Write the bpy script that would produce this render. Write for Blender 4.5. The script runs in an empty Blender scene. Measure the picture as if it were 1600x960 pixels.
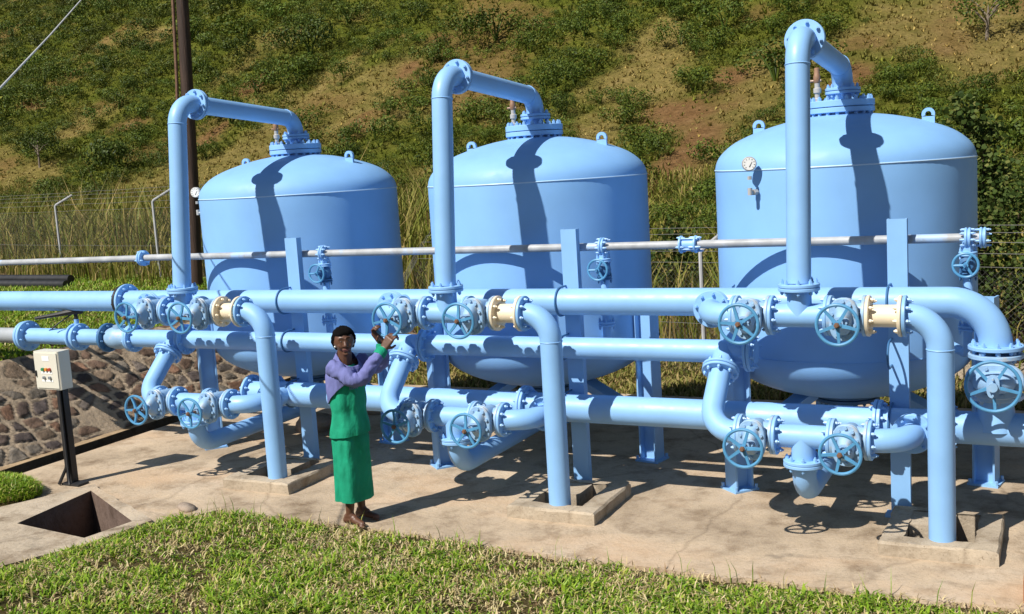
import bpy, math, random
import numpy as np
from mathutils import Vector, Matrix
from mathutils.geometry import delaunay_2d_cdt
R = math.radians
U = 0.72                      # metres per building unit (lengths below are in pipe-work units)
scene = bpy.context.scene
COL = scene.collection
rng = np.random.default_rng(7)
random.seed(7)

# ------------------------------------------------------------------ camera numbers
CAM = np.array([4.110, -10.294, 3.928]); YAW, PIT, ROL, FPX = R(-27.052), R(7.481), R(-3.580), 1691.6
_f = np.array([math.sin(YAW)*math.cos(PIT), math.cos(YAW)*math.cos(PIT), -math.sin(PIT)])
_r = np.array([math.cos(YAW), -math.sin(YAW), 0]); _u = np.cross(_r, _f)
CR = math.cos(ROL)*_r + math.sin(ROL)*_u; CU = -math.sin(ROL)*_r + math.cos(ROL)*_u; CF = _f
def ray(u, v): return CF + (u-800)/FPX*CR + (480-v)/FPX*CU
SAZ, SEL = R(25.0), R(48.0)
SUN = np.array([math.sin(SAZ)*math.cos(SEL), math.cos(SAZ)*math.cos(SEL), -math.sin(SEL)])

# ------------------------------------------------------------------ noise
def _hash(ix, iy, seed):
    h = (ix.astype(np.int64)*374761393 + iy.astype(np.int64)*668265263 + seed*1442695041) & 0x7fffffff
    h = ((h ^ (h >> 13))*1274126177) & 0x7fffffff
    return ((h ^ (h >> 16)) & 0xffff)/65535.0
def vnoise(x, y, seed=0):
    x = np.asarray(x, float); y = np.asarray(y, float)
    ix, iy = np.floor(x), np.floor(y); fx, fy = x-ix, y-iy
    fx = fx*fx*(3-2*fx); fy = fy*fy*(3-2*fy)
    a, b = _hash(ix, iy, seed), _hash(ix+1, iy, seed); c, d = _hash(ix, iy+1, seed), _hash(ix+1, iy+1, seed)
    return (a+(b-a)*fx)*(1-fy) + (c+(d-c)*fx)*fy
def fbm(x, y, seed=0, o=4):
    s = 0; a = .5; t = 0
    for k in range(o):
        s = s + a*vnoise(np.asarray(x)*2**k, np.asarray(y)*2**k, seed+k*17); t += a; a *= .5
    return s/t
def sstep(a, b, x):
    t = np.clip((np.asarray(x, float)-a)/(b-a), 0, 1); return t*t*(3-2*t)

# ------------------------------------------------------------------ materials
def new_mat(name):
    m = bpy.data.materials.new(name); m.use_nodes = True
    nt = m.node_tree; return m, nt, nt.nodes['Principled BSDF']
def N(nt, t, **kw):
    n = nt.nodes.new(t)
    for k, v in kw.items():
        if k in n.inputs: n.inputs[k].default_value = v
        else: setattr(n, k, v)
    return n
def ramp(nt, fac, stops):
    n = nt.nodes.new('ShaderNodeValToRGB'); cr = n.color_ramp
    while len(cr.elements) < len(stops): cr.elements.new(.5)
    for e, (p, c) in zip(cr.elements, stops):
        e.position = p; e.color = (*c, 1) if len(c) == 3 else c
    nt.links.new(fac, n.inputs[0]); return n.outputs[0]
def noise_out(nt, scale, detail=4, rough=.55, coord='Object', stretch=None):
    tc = nt.nodes.new('ShaderNodeTexCoord'); o = tc.outputs[coord]
    if stretch:
        mp = nt.nodes.new('ShaderNodeMapping'); mp.inputs['Scale'].default_value = stretch
        nt.links.new(o, mp.inputs[0]); o = mp.outputs[0]
    n = N(nt, 'ShaderNodeTexNoise', Scale=scale, Detail=detail, Roughness=rough)
    nt.links.new(o, n.inputs['Vector']); return n.outputs['Fac']
def mix(nt, fac, a, b, mode='MIX'):
    n = nt.nodes.new('ShaderNodeMix'); n.data_type = 'RGBA'; n.blend_type = mode
    for s, v in ((n.inputs[0], fac), (n.inputs[6], a), (n.inputs[7], b)):
        if isinstance(v, (int, float)): s.default_value = v
        elif isinstance(v, (tuple, list)): s.default_value = (*v, 1) if len(v) == 3 else v
        else: nt.links.new(v, s)
    return n.outputs[2]
def bump(nt, bsdf, h, strength=.2, dist=.01):
    b = N(nt, 'ShaderNodeBump', Strength=strength, Distance=dist)
    nt.links.new(h, b.inputs['Height']); nt.links.new(b.outputs[0], bsdf.inputs['Normal'])
def mul(c, k): return tuple(min(1, x*k) for x in c)
def painted(name, c, rough=.38, var=.12, wear=None, wear_at=.66, wcol=(.5, .5, .48), bs=.05, scale=2.2, spec=.5):
    m, nt, b = new_mat(name)
    col = ramp(nt, noise_out(nt, scale, 5), [(.3, mul(c, 1-var)), (.7, mul(c, 1+var*.5))])
    if wear:
        w = ramp(nt, noise_out(nt, wear, 6, .65), [(wear_at, (0, 0, 0)), (wear_at+.07, (1, 1, 1))])
        col = mix(nt, w, col, wcol)
    nt.links.new(col, b.inputs['Base Color'])
    if name in ('blue_paint', 'tank_paint', 'post_paint'):
        dr_ = ramp(nt, noise_out(nt, 3.0, 6, .65, stretch=(2.2, 2.2, .22) if name != 'blue_paint' else (1, 1, 1)), [(.38, (.86, .87, .88)), (.55, (1, 1, 1)), (.75, (1.10, 1.06, 1.03))])
        col = mix(nt, .75, col, dr_, 'MULTIPLY')
        rs = ramp(nt, noise_out(nt, 13, 7, .75), [(.70, (0, 0, 0)), (.76, (1, 1, 1))]); col = mix(nt, mix(nt, .35, (0, 0, 0), rs), col, (.30, .30, .32))
    rr = ramp(nt, noise_out(nt, 9, 4), [(.3, (rough-.08,)*3), (.75, (rough+.12,)*3)])
    nt.links.new(rr, b.inputs['Roughness']); b.inputs['Specular IOR Level'].default_value = spec
    bump(nt, b, noise_out(nt, 60, 3), bs, .004)
    return m
def island(name, stops, rough=.65, spec=.3, trans=0.0, tint=None, objvar=0):
    m, nt, b = new_mat(name)
    g = nt.nodes.new('ShaderNodeNewGeometry')
    col = ramp(nt, g.outputs['Random Per Island'], stops)
    if tint:
        a = nt.nodes.new('ShaderNodeAttribute'); a.attribute_name = tint
        col = mix(nt, 1.0, col, a.outputs['Color'], 'MULTIPLY')
    if objvar:
        oi = nt.nodes.new('ShaderNodeObjectInfo')
        col = mix(nt, 1.0, col, ramp(nt, oi.outputs['Random'], [(0, (.6, .62, .55)), (.5, (1, .95, .8)), (1, (1.0, 1.0, 1.0))]), 'MULTIPLY')
    nt.links.new(col, b.inputs['Base Color'])
    b.inputs['Roughness'].default_value = rough; b.inputs['Specular IOR Level'].default_value = spec
    if trans:
        tr = nt.nodes.new('ShaderNodeBsdfTranslucent'); ms = nt.nodes.new('ShaderNodeMixShader')
        nt.links.new(col, tr.inputs[0]); ms.inputs[0].default_value = trans
        nt.links.new(b.outputs[0], ms.inputs[1]); nt.links.new(tr.outputs[0], ms.inputs[2])
        nt.links.new(ms.outputs[0], nt.nodes['Material Output'].inputs[0])
    return m
BLUE = (.255, .49, .83)
M = {}
M['blue'] = painted('blue_paint', BLUE, .46, .10, wear=1.6, wear_at=.72, wcol=mul(BLUE, .86))
M['tank'] = painted('tank_paint', (.235, .475, .83), .52, .14, scale=.9, wear=.8, wear_at=.66, wcol=(.29, .52, .79), spec=.4)
M['bead'] = painted('weld_bead_paint', (.46, .66, .88), .42, .1)
M['wheel'] = painted('wheel_paint', (.085, .29, .52), .35, .18, scale=9)
M['valve'] = painted('valve_paint', (.29, .475, .70), .42, .2, wear=7, wear_at=.55, wcol=(.40, .46, .52), scale=7)
M['deep'] = painted('post_paint', (.245, .475, .80), .48, .12, wear=5, wear_at=.68, wcol=(.42, .38, .36))
M['clamp'] = painted('clamp_paint', (.05, .16, .34), .45, .2)
M['cream'] = painted('cream_paint', (.80, .69, .51), .45, .08, wear=8, wear_at=.66, wcol=(.55, .40, .27))
M['galv'] = painted('galvanised_pipe', (.40, .42, .44), .5, .3, wear=1.1, wear_at=.55, wcol=(.36, .52, .76), scale=6)
M['grey'] = painted('grey_steel', (.36, .39, .42), .45, .15)
M['fencepost'] = painted('fence_post_paint', (.42, .43, .45), .5, .2)
M['black'] = painted('black_iron', (.020, .020, .022), .5, .3)
M['rust'] = painted('rusty_steel', (.19, .10, .06), .6, .35, scale=25)
M['brass'] = painted('brass', (.30, .17, .10), .4, .3, scale=20)
M['chrome'] = painted('dull_chrome', (.45, .45, .44), .3, .2)
M['dial'] = painted('dial_white', (.85, .85, .82), .4, .03)
M['box'] = painted('cabinet_paint', (.66, .64, .55), .4, .04)
M['white'] = painted('white_label', (.85, .86, .86), .5, .02)
M['btn_green'] = painted('green_button', (.03, .25, .10), .35, .05)
M['btn_amber'] = painted('amber_button', (.65, .27, .04), .35, .05)
M['btn_red'] = painted('red_button', (.42, .06, .03), .35, .05)
M['wire'] = painted('fence_wire', (.16, .16, .15), .5, .2)
M['cable'] = painted('cable', (.55, .56, .58), .5, .1)
M['skin'] = painted('skin', (.115, .052, .030), .42, .15, scale=14, spec=.5, bs=.05)
M['hair'] = painted('hair', (.005, .0045, .0045), .95, .2, bs=.9, scale=30, spec=.08)
M['teal'] = painted('green_cloth', (.012, .30, .17), .75, .22, bs=.15, scale=6, spec=.2)
M['purple'] = painted('purple_cloth', (.16, .175, .41), .75, .18, bs=.15, scale=6, spec=.2)
M['lips'] = painted('lips', (.19, .075, .06), .4, .1)
M['eye'] = painted('eye_white', (.30, .26, .24), .3, .02)

for k_ in ('teal', 'purple'):                                 # weave and soft creases
    nt_ = M[k_].node_tree; b_ = nt_.nodes['Principled BSDF']; old = b_.inputs['Normal'].links[0].from_node
    bb = N(nt_, 'ShaderNodeBump', Strength=.55, Distance=.03); nt_.links.new(noise_out(nt_, 9, 3, .5, stretch=(1.6, 1.6, .7)), bb.inputs['Height']); nt_.links.new(old.outputs[0], bb.inputs['Normal']); nt_.links.new(bb.outputs[0], b_.inputs['Normal'])
def wood_mat():
    m, nt, b = new_mat('pole_wood')
    col = ramp(nt, noise_out(nt, 3, 6, .6, stretch=(6, 6, .35)), [(.3, (.022, .012, .008)), (.55, (.055, .03, .02)), (.8, (.10, .058, .036))])
    nt.links.new(col, b.inputs['Base Color']); b.inputs['Roughness'].default_value = .7
    bump(nt, b, noise_out(nt, 8, 5, .6, stretch=(6, 6, .3)), .5, .02); return m
M['wood'] = wood_mat()
def concrete_mat(name, base, dark, light, k=1.0):
    m, nt, b = new_mat(name)
    c1 = ramp(nt, noise_out(nt, .55, 7, .6), [(.30, dark), (.5, base), (.72, light)])
    c2 = ramp(nt, noise_out(nt, 2.7, 8, .68), [(.32, (.50, .45, .40)), (.50, (.96, .95, .94)), (.72, (1.14, 1.11, 1.07))])
    col = mix(nt, 1.0, c1, c2, 'MULTIPLY')
    c3 = ramp(nt, noise_out(nt, 34, 6, .75), [(.28, (.66, .63, .58)), (.48, (1, 1, 1)), (.8, (1.08, 1.07, 1.05))])
    col = mix(nt, .8, col, c3, 'MULTIPLY')
    st = ramp(nt, noise_out(nt, 1.15, 6, .7, stretch=(1, 1.7, 1)), [(.60, (0, 0, 0)), (.70, (1, 1, 1))])
    col = mix(nt, mix(nt, .8, (0, 0, 0), st), col, mul(base, .50))
    og = ramp(nt, noise_out(nt, .8, 5, .6, stretch=(.6, 1.2, 1)), [(.52, (0, 0, 0)), (.66, (1, 1, 1))])
    col = mix(nt, mix(nt, .55, (0, 0, 0), og), col, tuple(np.array(base)*np.array((1.14, .97, .82))))
    tc = nt.nodes.new('ShaderNodeTexCoord'); vo = N(nt, 'ShaderNodeTexVoronoi', Scale=.42); vo.feature = 'DISTANCE_TO_EDGE'; wn = N(nt, 'ShaderNodeTexNoise', Scale=1.6, Detail=6); vm = nt.nodes.new('ShaderNodeMixRGB'); vm.inputs[0].default_value = .25
    nt.links.new(tc.outputs['Object'], wn.inputs['Vector']); nt.links.new(tc.outputs['Object'], vm.inputs[1]); nt.links.new(wn.outputs['Color'], vm.inputs[2]); nt.links.new(vm.outputs[0], vo.inputs['Vector'])
    ck = ramp(nt, vo.outputs['Distance'], [(0, (.45, .42, .40)), (.006, (1, 1, 1))]); col = mix(nt, .45, col, ck, 'MULTIPLY')
    sp_ = ramp(nt, noise_out(nt, 75, 2, .5), [(.29, (.5, .47, .44)), (.36, (1, 1, 1)), (.7, (1, 1, 1)), (.78, (1.25, 1.22, 1.18))]); col = mix(nt, .8, col, sp_, 'MULTIPLY')
    nt.links.new(col, b.inputs['Base Color']); b.inputs['Roughness'].default_value = .85; b.inputs['Specular IOR Level'].default_value = .25
    bump(nt, b, noise_out(nt, 22, 8, .7), .55, .02); return m
M['slab'] = concrete_mat('slab_concrete', (.475, .38, .275), (.30, .235, .165), (.55, .455, .35))
M['frame'] = concrete_mat('frame_concrete', (.46, .39, .30), (.36, .30, .225), (.52, .45, .35))
M['apron'] = concrete_mat('apron_concrete', (.46, .39, .30), (.36, .30, .23), (.50, .43, .34))
M['pit_dark'] = concrete_mat('pit_concrete', (.17, .122, .10), (.12, .085, .07), (.21, .155, .125))  # darker brown concrete for the pit walls and floors
M['drain'] = concrete_mat('drain_concrete', (.10, .075, .05), (.05, .04, .03), (.16, .12, .08))
M['ledge'] = concrete_mat('ledge_concrete', (.42, .31, .19), (.32, .23, .14), (.47, .36, .24))
M['brick'] = concrete_mat('brick', (.40, .17, .08), (.30, .12, .06), (.46, .22, .12))
M['rock'] = concrete_mat('rock', (.33, .27, .22), (.2, .16, .13), (.42, .36, .3))

# ------------------------------------------------------------------ mesh builder
def frame_of(ax):
    ax = np.asarray(ax, float); ax = ax/np.linalg.norm(ax)
    h = np.array([0, 0, 1.]) if abs(ax[2]) < .9 else np.array([1., 0, 0])
    a = np.cross(h, ax); a /= np.linalg.norm(a); return a, np.cross(ax, a), ax
class MB:
    def __init__(s): s.v = []; s.f = []
    def add(s, V, F):
        o = len(s.v); s.v += [tuple(map(float, p)) for p in V]; s.f += [tuple(i+o for i in f) for f in F]; return s
    def box(s, lo, hi, rot=None, piv=None):
        x0, y0, z0 = lo; x1, y1, z1 = hi
        V = [(x0, y0, z0), (x1, y0, z0), (x1, y1, z0), (x0, y1, z0), (x0, y0, z1), (x1, y0, z1), (x1, y1, z1), (x0, y1, z1)]
        if rot is not None:
            V = [np.array(piv)+rot@(np.array(p)-np.array(piv)) for p in V]
        return s.add(V, [(0, 3, 2, 1), (4, 5, 6, 7), (0, 1, 5, 4), (1, 2, 6, 5), (2, 3, 7, 6), (3, 0, 4, 7)])
    def lathe(s, o, ax, prof, seg=28, closed=False):
        a, b, c = frame_of(ax); o = np.array(o, float); V = []; F = []
        for t, r in prof:
            for k in range(seg):
                q = 2*math.pi*k/seg; V.append(o+c*t+r*(math.cos(q)*a+math.sin(q)*b))
        n = len(prof)
        for i in range(n-1 if not closed else n):
            j = (i+1) % n
            for k in range(seg):
                l = (k+1) % seg; F.append((i*seg+k, i*seg+l, j*seg+l, j*seg+k))
        if not closed:
            F.append(tuple(range(seg))[::-1]); F.append(tuple((n-1)*seg+k for k in range(seg)))
        return s.add(V, F)
    def cyl(s, p, q, r, seg=20, r2=None):
        p = np.array(p, float); q = np.array(q, float); L = np.linalg.norm(q-p)
        return s.lathe(p, q-p, [(0, r), (L, r if r2 is None else r2)], seg)
    def tube(s, path, r, seg=24, caps=True):
        P = [np.array(p, float) for p in path]; n = len(P); rr = r if hasattr(r, '__len__') else [r]*n
        T = []
        for i in range(n):
            d = (P[min(i+1, n-1)]-P[max(i-1, 0)]); T.append(d/np.linalg.norm(d))
        a, b, c = frame_of(T[0]); V = []; F = []
        for i in range(n):
            a = a-T[i]*(a@T[i]); a /= np.linalg.norm(a); b = np.cross(T[i], a)
            for k in range(seg):
                q = 2*math.pi*k/seg; V.append(P[i]+rr[i]*(math.cos(q)*a+math.sin(q)*b))
        for i in range(n-1):
            for k in range(seg):
                l = (k+1) % seg; F.append((i*seg+k, i*seg+l, (i+1)*seg+l, (i+1)*seg+k))
        if caps: F.append(tuple(range(seg))[::-1]); F.append(tuple((n-1)*seg+k for k in range(seg)))
        return s.add(V, F)
    def torus(s, o, ax, R_, r, seg=40, ms=8):
        prof = [(r*math.sin(2*math.pi*k/ms), R_+r*math.cos(2*math.pi*k/ms)) for k in range(ms)]
        return s.lathe(o, ax, prof[::-1], seg, closed=True)
    def sph(s, o, rad, seg=14, rings=9):
        o = np.array(o, float); rx, ry, rz = rad if hasattr(rad, '__len__') else (rad,)*3; V = [o+(0, 0, -rz)]; F = []
        for i in range(1, rings):
            t = math.pi*i/rings
            for k in range(seg):
                q = 2*math.pi*k/seg; V.append(o+(rx*math.sin(t)*math.cos(q), ry*math.sin(t)*math.sin(q), -rz*math.cos(t)))
        V.append(o+(0, 0, rz)); n = len(V)-1
        for k in range(seg):
            l = (k+1) % seg; F.append((0, 1+l, 1+k)); F.append((n, n-seg+k, n-seg+l))
            for i in range(rings-2): F.append((1+i*seg+k, 1+i*seg+l, 1+(i+1)*seg+l, 1+(i+1)*seg+k))
        return s.add(V, F)
    def caps(s, p, q, r1, r2, seg=12):                 # tapered capsule, closed
        p = np.array(p, float); q = np.array(q, float); L = np.linalg.norm(q-p); pr = []
        for k in range(1, 5): t = math.pi/2*k/4; pr.append((-r1*math.cos(t), r1*math.sin(t)))
        for k in range(0, 4): t = math.pi/2*k/4; pr.append((L+r2*math.sin(t), r2*math.cos(t)))
        return s.lathe(p, q-p, pr, seg)
    def loft(s, rings, caps=True):
        n = len(rings); seg = len(rings[0]); V = [p for r in rings for p in r]; F = []
        for i in range(n-1):
            for k in range(seg):
                l = (k+1) % seg; F.append((i*seg+k, i*seg+l, (i+1)*seg+l, (i+1)*seg+k))
        if caps: F.append(tuple(range(seg))[::-1]); F.append(tuple((n-1)*seg+k for k in range(seg)))
        return s.add(V, F)
def fillet(P, rad, n=9):
    P = [np.array(p, float) for p in P]; out = [P[0]]; rads = rad if hasattr(rad, '__len__') else [rad]*(len(P)-2)
    for i in range(1, len(P)-1):
        a = P[i-1]-P[i]; b = P[i+1]-P[i]; a /= np.linalg.norm(a); b /= np.linalg.norm(b)
        th = math.acos(np.clip(a@b, -1, 1)); t = rads[i-1]/math.tan(th/2); bis = a+b; bis /= np.linalg.norm(bis)
        c = P[i]+bis*(rads[i-1]/math.sin(th/2)); v0 = P[i]+a*t-c; v1 = P[i]+b*t-c; om = math.acos(np.clip(v0@v1/(rads[i-1]**2), -1, 1))
        for k in range(n+1):
            w = k/n; out.append(c+(math.sin((1-w)*om)*v0+math.sin(w*om)*v1)/math.sin(om))
    out.append(P[-1]); return out

def finish(me, mat, sharp=38):
    me.materials.append(mat)
    me.polygons.foreach_set('use_smooth', [True]*len(me.polygons))
    if sharp: me.set_sharp_from_angle(angle=R(sharp))
    me.update()
def mk(name, mb, mat, parent=None, org=None, sharp=38):
    if org is None: org = tuple(parent['_org']) if parent is not None else (0, 0, 0)
    me = bpy.data.meshes.new(name)
    me.from_pydata([((x-org[0])*U, (y-org[1])*U, (z-org[2])*U) for x, y, z in mb.v], [], mb.f)
    finish(me, mat, sharp)
    o = bpy.data.objects.new(name, me); COL.objects.link(o); o['_org'] = org
    if parent is not None: o.parent = parent
    else: o.location = Vector(org)*U
    return o
def mk_np(name, V, F, mat, parent=None, org=(0, 0, 0), smooth=False, attr=None):
    """V (n,3), F list of (m,k) index arrays"""
    me = bpy.data.meshes.new(name); V = (np.asarray(V)-np.array(org))*U
    F = [np.asarray(f) for f in F if len(f)]
    tot = sum(f.size for f in F); cnt = np.concatenate([np.full(len(f), f.shape[1]) for f in F])
    me.vertices.add(len(V)); me.vertices.foreach_set('co', V.astype(np.float32).ravel())
    me.loops.add(tot); me.loops.foreach_set('vertex_index', np.concatenate([f.ravel() for f in F]).astype(np.int32))
    me.polygons.add(len(cnt)); me.polygons.foreach_set('loop_start', np.concatenate([[0], np.cumsum(cnt)[:-1]]).astype(np.int32))
    me.polygons.foreach_set('use_smooth', np.full(len(cnt), smooth)); me.materials.append(mat)
    me.update(calc_edges=True); me.validate()
    for an, a in (attr or {}).items():
        at = me.attributes.new(an, 'FLOAT_COLOR', 'POINT'); at.data.foreach_set('color', np.asarray(a, np.float32).ravel())
    o = bpy.data.objects.new(name, me); COL.objects.link(o); o['_org'] = org
    if parent is not None: o.parent = parent
    else: o.location = Vector(org)*U
    return o
def thing(name, org):
    o = bpy.data.objects.new(name, None); COL.objects.link(o); o.location = Vector(org)*U; o['_org'] = org
    o.empty_display_size = .1; return o
def tag(o, label=None, cat=None, group=None, kind=None):
    for k, v in (('label', label), ('category', cat), ('group', group), ('kind', kind)):
        if v: o[k] = v
    return o
def copy_tree(o, parent=None):
    c = o.copy(); COL.objects.link(c)
    if parent is not None: c.parent = parent
    for ch in list(o.children): copy_tree(ch, c)
    return c
UN = ('left', 'middle', 'right')
def per_unit(o, label, cat, group, dxs=(0, 0, 0)):
    """o is built at the middle tank; copies go to the tanks on either side"""
    out = []; loc = o.location.copy()
    for k in range(3):
        c = o if k == 1 else copy_tree(o)
        out.append(c)
    for k, c in enumerate(out):
        c.location = loc+Vector(((k-1)*4+dxs[k], 0, 0))*U
        tag(c, label.replace('#', UN[k]), cat, group)
    return out

# ------------------------------------------------------------------ pipe pieces
def disc(mb, c, ax, t, r, ri=0.0, seg=36):
    ch = .006; mb.lathe(c, ax, [(0, r-ch), (ch, r), (t-ch, r), (t, r-ch)], seg)
def bolts(mb, c, ax, t, rc, n, size=.019, ext=.03, ph=.2):
    a, b, d = frame_of(ax); c = np.array(c, float)
    for k in range(n):
        q = 2*math.pi*(k+ph)/n; p = c+rc*(math.cos(q)*a+math.sin(q)*b)
        mb.cyl(p-d*ext, p, size, 6); mb.cyl(p+d*t, p+d*(t+ext), size, 6)
        mb.cyl(p-d*(ext+.012), p-d*ext, size*.55, 6); mb.cyl(p+d*(t+ext), p+d*(t+ext+.016), size*.55, 6)
def flange_pair(c, ax, r=.198, t=.034, n=8, gap=.006, bs=.019):
    """two bolted discs with the joint at c"""
    a = np.array(ax, float); a /= np.linalg.norm(a); c = np.array(c, float); mb = MB()
    disc(mb, c-a*(t+gap/2), a, t, r); disc(mb, c+a*gap/2, a, t, r)
    mb.cyl(c-a*gap/2, c+a*gap/2, r*.86, 28)
    bolts(mb, c-a*(t+gap/2), a, 2*t+gap, r*.815, n, bs)
    return mb
def flange_one(c, ax, r=.198, t=.034, n=8, bs=.019, bolt_ext=.03):
    a = np.array(ax, float); a /= np.linalg.norm(a); c = np.array(c, float); mb = MB()
    disc(mb, c, a, t, r); bolts(mb, c, a, t, r*.815, n, bs, bolt_ext); return mb
RP = .118                      # small bore pipe radius
RM = .154                      # upper main radius
RL = .166                      # lower main radius
RMID = .126
ZV, ZL, YV = 2.285, 1.062, .36
YM, ZU, ZM, ZLO = 1.12, 2.31, 1.765, 1.045
def bead(mb, c, ax, r): mb.torus(c, ax, r, .007, 36, 6); return mb

# ------------------------------------------------------------------ gate valve
def gate_valve(org, k=1.0, stem=.57, wheel_r=.187, axis='x', name='gate_valve'):
    """pipe axis x (or z), stem towards -y"""
    t = thing(name, org); ox, oy, oz = org
    def P(x, y, z): return (ox+x, oy+y, oz+z) if axis == 'x' else (ox+z, oy+y, oz+x)
    def oval(hx, hz, y, n=30, p=2.6):
        out = []
        for i in range(n):
            q = 2*math.pi*i/n; c, s = math.cos(q), math.sin(q)
            out.append(P(hx*math.copysign(abs(c)**(2/p), c), y, hz*math.copysign(abs(s)**(2/p), s)))
        return out
    AX = (1, 0, 0) if axis == 'x' else (0, 0, 1)
    b = MB(); L = .175*k; r = .198*k
    b.lathe(P(-L, 0, 0), AX, [(0, r-.006), (.006, r), (.03*k, r), (.036*k, r*.7), (.07*k, .125*k), (.12*k, .135*k), (L, .15*k), (2*L-.12*k, .135*k), (2*L-.07*k, .125*k), (2*L-.036*k, r*.7), (2*L-.03*k, r), (2*L-.006, r), (2*L, r-.006)], 36)
    rings = [oval(.07*k, .12*k, .13*k), oval(.09*k, .155*k, .06*k), oval(.095*k, .165*k, -.08*k), oval(.092*k, .16*k, -.185*k)]
    b.loft(rings if axis == 'x' else [x[::-1] for x in rings])
    for sgn in (-1, 1):
        bolts(b, np.array(P(sgn*(L-.033*k) if sgn > 0 else -L-.003, 0, 0)), AX, .036*k, r*.815, 8, .018*k, .026)
    mk('body', b, M['valve'], t)
    n = MB()
    for y0, y1 in ((-.190, -.222), (-.228, -.262)):
        rr = [oval(.128*k, .198*k, y0*k), oval(.135*k, .205*k, (y0-.006)*k), oval(.135*k, .205*k, (y1+.006)*k), oval(.128*k, .198*k, y1*k)]
        n.loft(rr if axis == 'x' else [x[::-1] for x in rr])
    for i in range(10):
        q = 2*math.pi*(i+.5)/10; x, z = .108*k*math.cos(q), .175*k*math.sin(q)
        n.cyl(P(x, -.17*k, z), P(x, -.19*k, z), .017, 6); n.cyl(P(x, -.262*k, z), P(x, -.284*k, z), .017, 6)
    rr = [oval(.085*k, .15*k, -.262*k), oval(.078*k, .135*k, -.31*k), oval(.06*k, .085*k, -.36*k), oval(.045*k, .05*k, -.395*k)]
    n.loft(rr if axis == 'x' else [x[::-1] for x in rr])
    rr = [oval(.085*k, .045*k, -.40*k), oval(.085*k, .045*k, -.425*k)]
    n.loft(rr if axis == 'x' else [x[::-1] for x in rr])
    n.cyl(P(.06*k, -.39*k, 0), P(.06*k, -.46*k, 0), .011, 6); n.cyl(P(-.06*k, -.39*k, 0), P(-.06*k, -.46*k, 0), .011, 6)
    n.cyl(P(0, -.42*k, 0), P(0, -.465*k, 0), .034*k, 16)
    mk('bonnet', n, M['valve'], t)
    s = MB().cyl(P(0, -.46*k, 0), P(0, -(stem+.055), 0), .016*k, 12).cyl(P(0, -(stem+.022), 0), P(0, -(stem+.042), 0), .027, 6)
    mk('stem', s, M['rust'], t)
    w = MB(); c = np.array((ox, oy-stem, oz)); w.torus(c, (0, 1, 0), wheel_r, .0165, 48, 8)
    w.cyl(c+(0, .03, 0), c-(0, .02, 0), .036, 16)
    for i in range(5):
        q = 2*math.pi*i/5; d = np.array((math.sin(q), 0, math.cos(q))); e = np.array((math.cos(q), 0, -math.sin(q)))
        rg = []
        for tt, ww, yy in ((.03, .017, 0), (.1, .014, .008), (wheel_r-.008, .012, 0)):
            p = c+d*tt+np.array((0, yy, 0)); rg.append([p+e*ww-(0, .011, 0), p-e*ww-(0, .011, 0), p-e*ww+(0, .011, 0), p+e*ww+(0, .011, 0)])
        w.loft(rg)
    wh = mk('handwheel', w, M['wheel'], t, org=None)
    return t, wh
def spin(wh, ang, stem, org):           # turn a wheel about its stem
    for v in (): pass
    wh.rotation_euler = (0, ang, 0)

XT = -2.165                     # tee centre of the middle unit
XU = (-2.623, -1.706)           # valve centres
vt, vw = gate_valve((XU[0], YV, ZV))
turn = [.2, .75, 1.0, .4, .1, .55, .9, 1.2, .3, .62, .05, .85]; ti = 0
first = True
for row, z in (('upper', ZV), ('lower', ZL)):
    for j in range(2):
        for k in range(3):
            o = vt if first else copy_tree(vt); first = False
            o.location = Vector((XU[j]+4*(k-1), YV, z))*U
            for c in o.children:
                if c.name.startswith('handwheel'): c.rotation_euler = (0, turn[ti], 0)
            ti += 1
            lab = 'blue gate valve with handwheel, %s hand of the %s pair before the %s tank' % (('left', 'right')[j], row, UN[k])
            if row == 'upper' and j == 0 and k == 1: lab = 'gate valve whose blue handwheel the woman is turning'
            tag(o, lab, 'valve', 'gate valves with blue handwheels')

# ------------------------------------------------------------------ unit pipe work (built at the middle unit)
FL, FR = -.175, .175
def pipe(name, path, r, org, mat='blue', seg=28):
    return mk(name, MB().tube(path, r, seg), M[mat], None, org)
# riser
mb = MB().tube(fillet([(XT, YV, 2.60), (XT, .60, 5.01), (XT, .945, 4.981)], .29), RP, 30); bead(mb, (XT, .60-.029, 4.72), (0, .1, 1), RP)
ris = mk('riser_pipe', mb, M['blue'], None, (XT, YV, 2.567))
mk('flange', flange_one((XT, YV, 2.570), (0, 0, 1), .20), M['blue'], ris)
mk('flange', flange_one((XT, .918, 4.983), (0, 1, -.083), .20), M['blue'], ris)
per_unit(ris, 'tall blue riser pipe standing before the # tank, bent back at its top', 'pipe', 'riser pipes before the tanks')
# crossover to the lid
TX, TY, TR = -2.195, 3.033, 1.476
mb = MB().tube(fillet([(XT, .985, 4.978), (XT, TY, 4.81), (XT, TY, 4.56)], .225), RP, 30); bead(mb, (XT, TY-.215, 4.828), (0, 1, -.083), RP)
cr = mk('crossover_pipe', mb, M['blue'], None, (XT, YV+.6, 4.98))
mk('flange', flange_one((XT, .957, 4.98), (0, 1, -.083), .20), M['blue'], cr)
mk('flange', flange_pair((XT, TY, 4.545), (0, 0, 1), .20), M['blue'], cr)
per_unit(cr, 'blue overhead pipe from the riser down onto the lid of the # tank', 'pipe', 'overhead pipes onto the lids')
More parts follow.
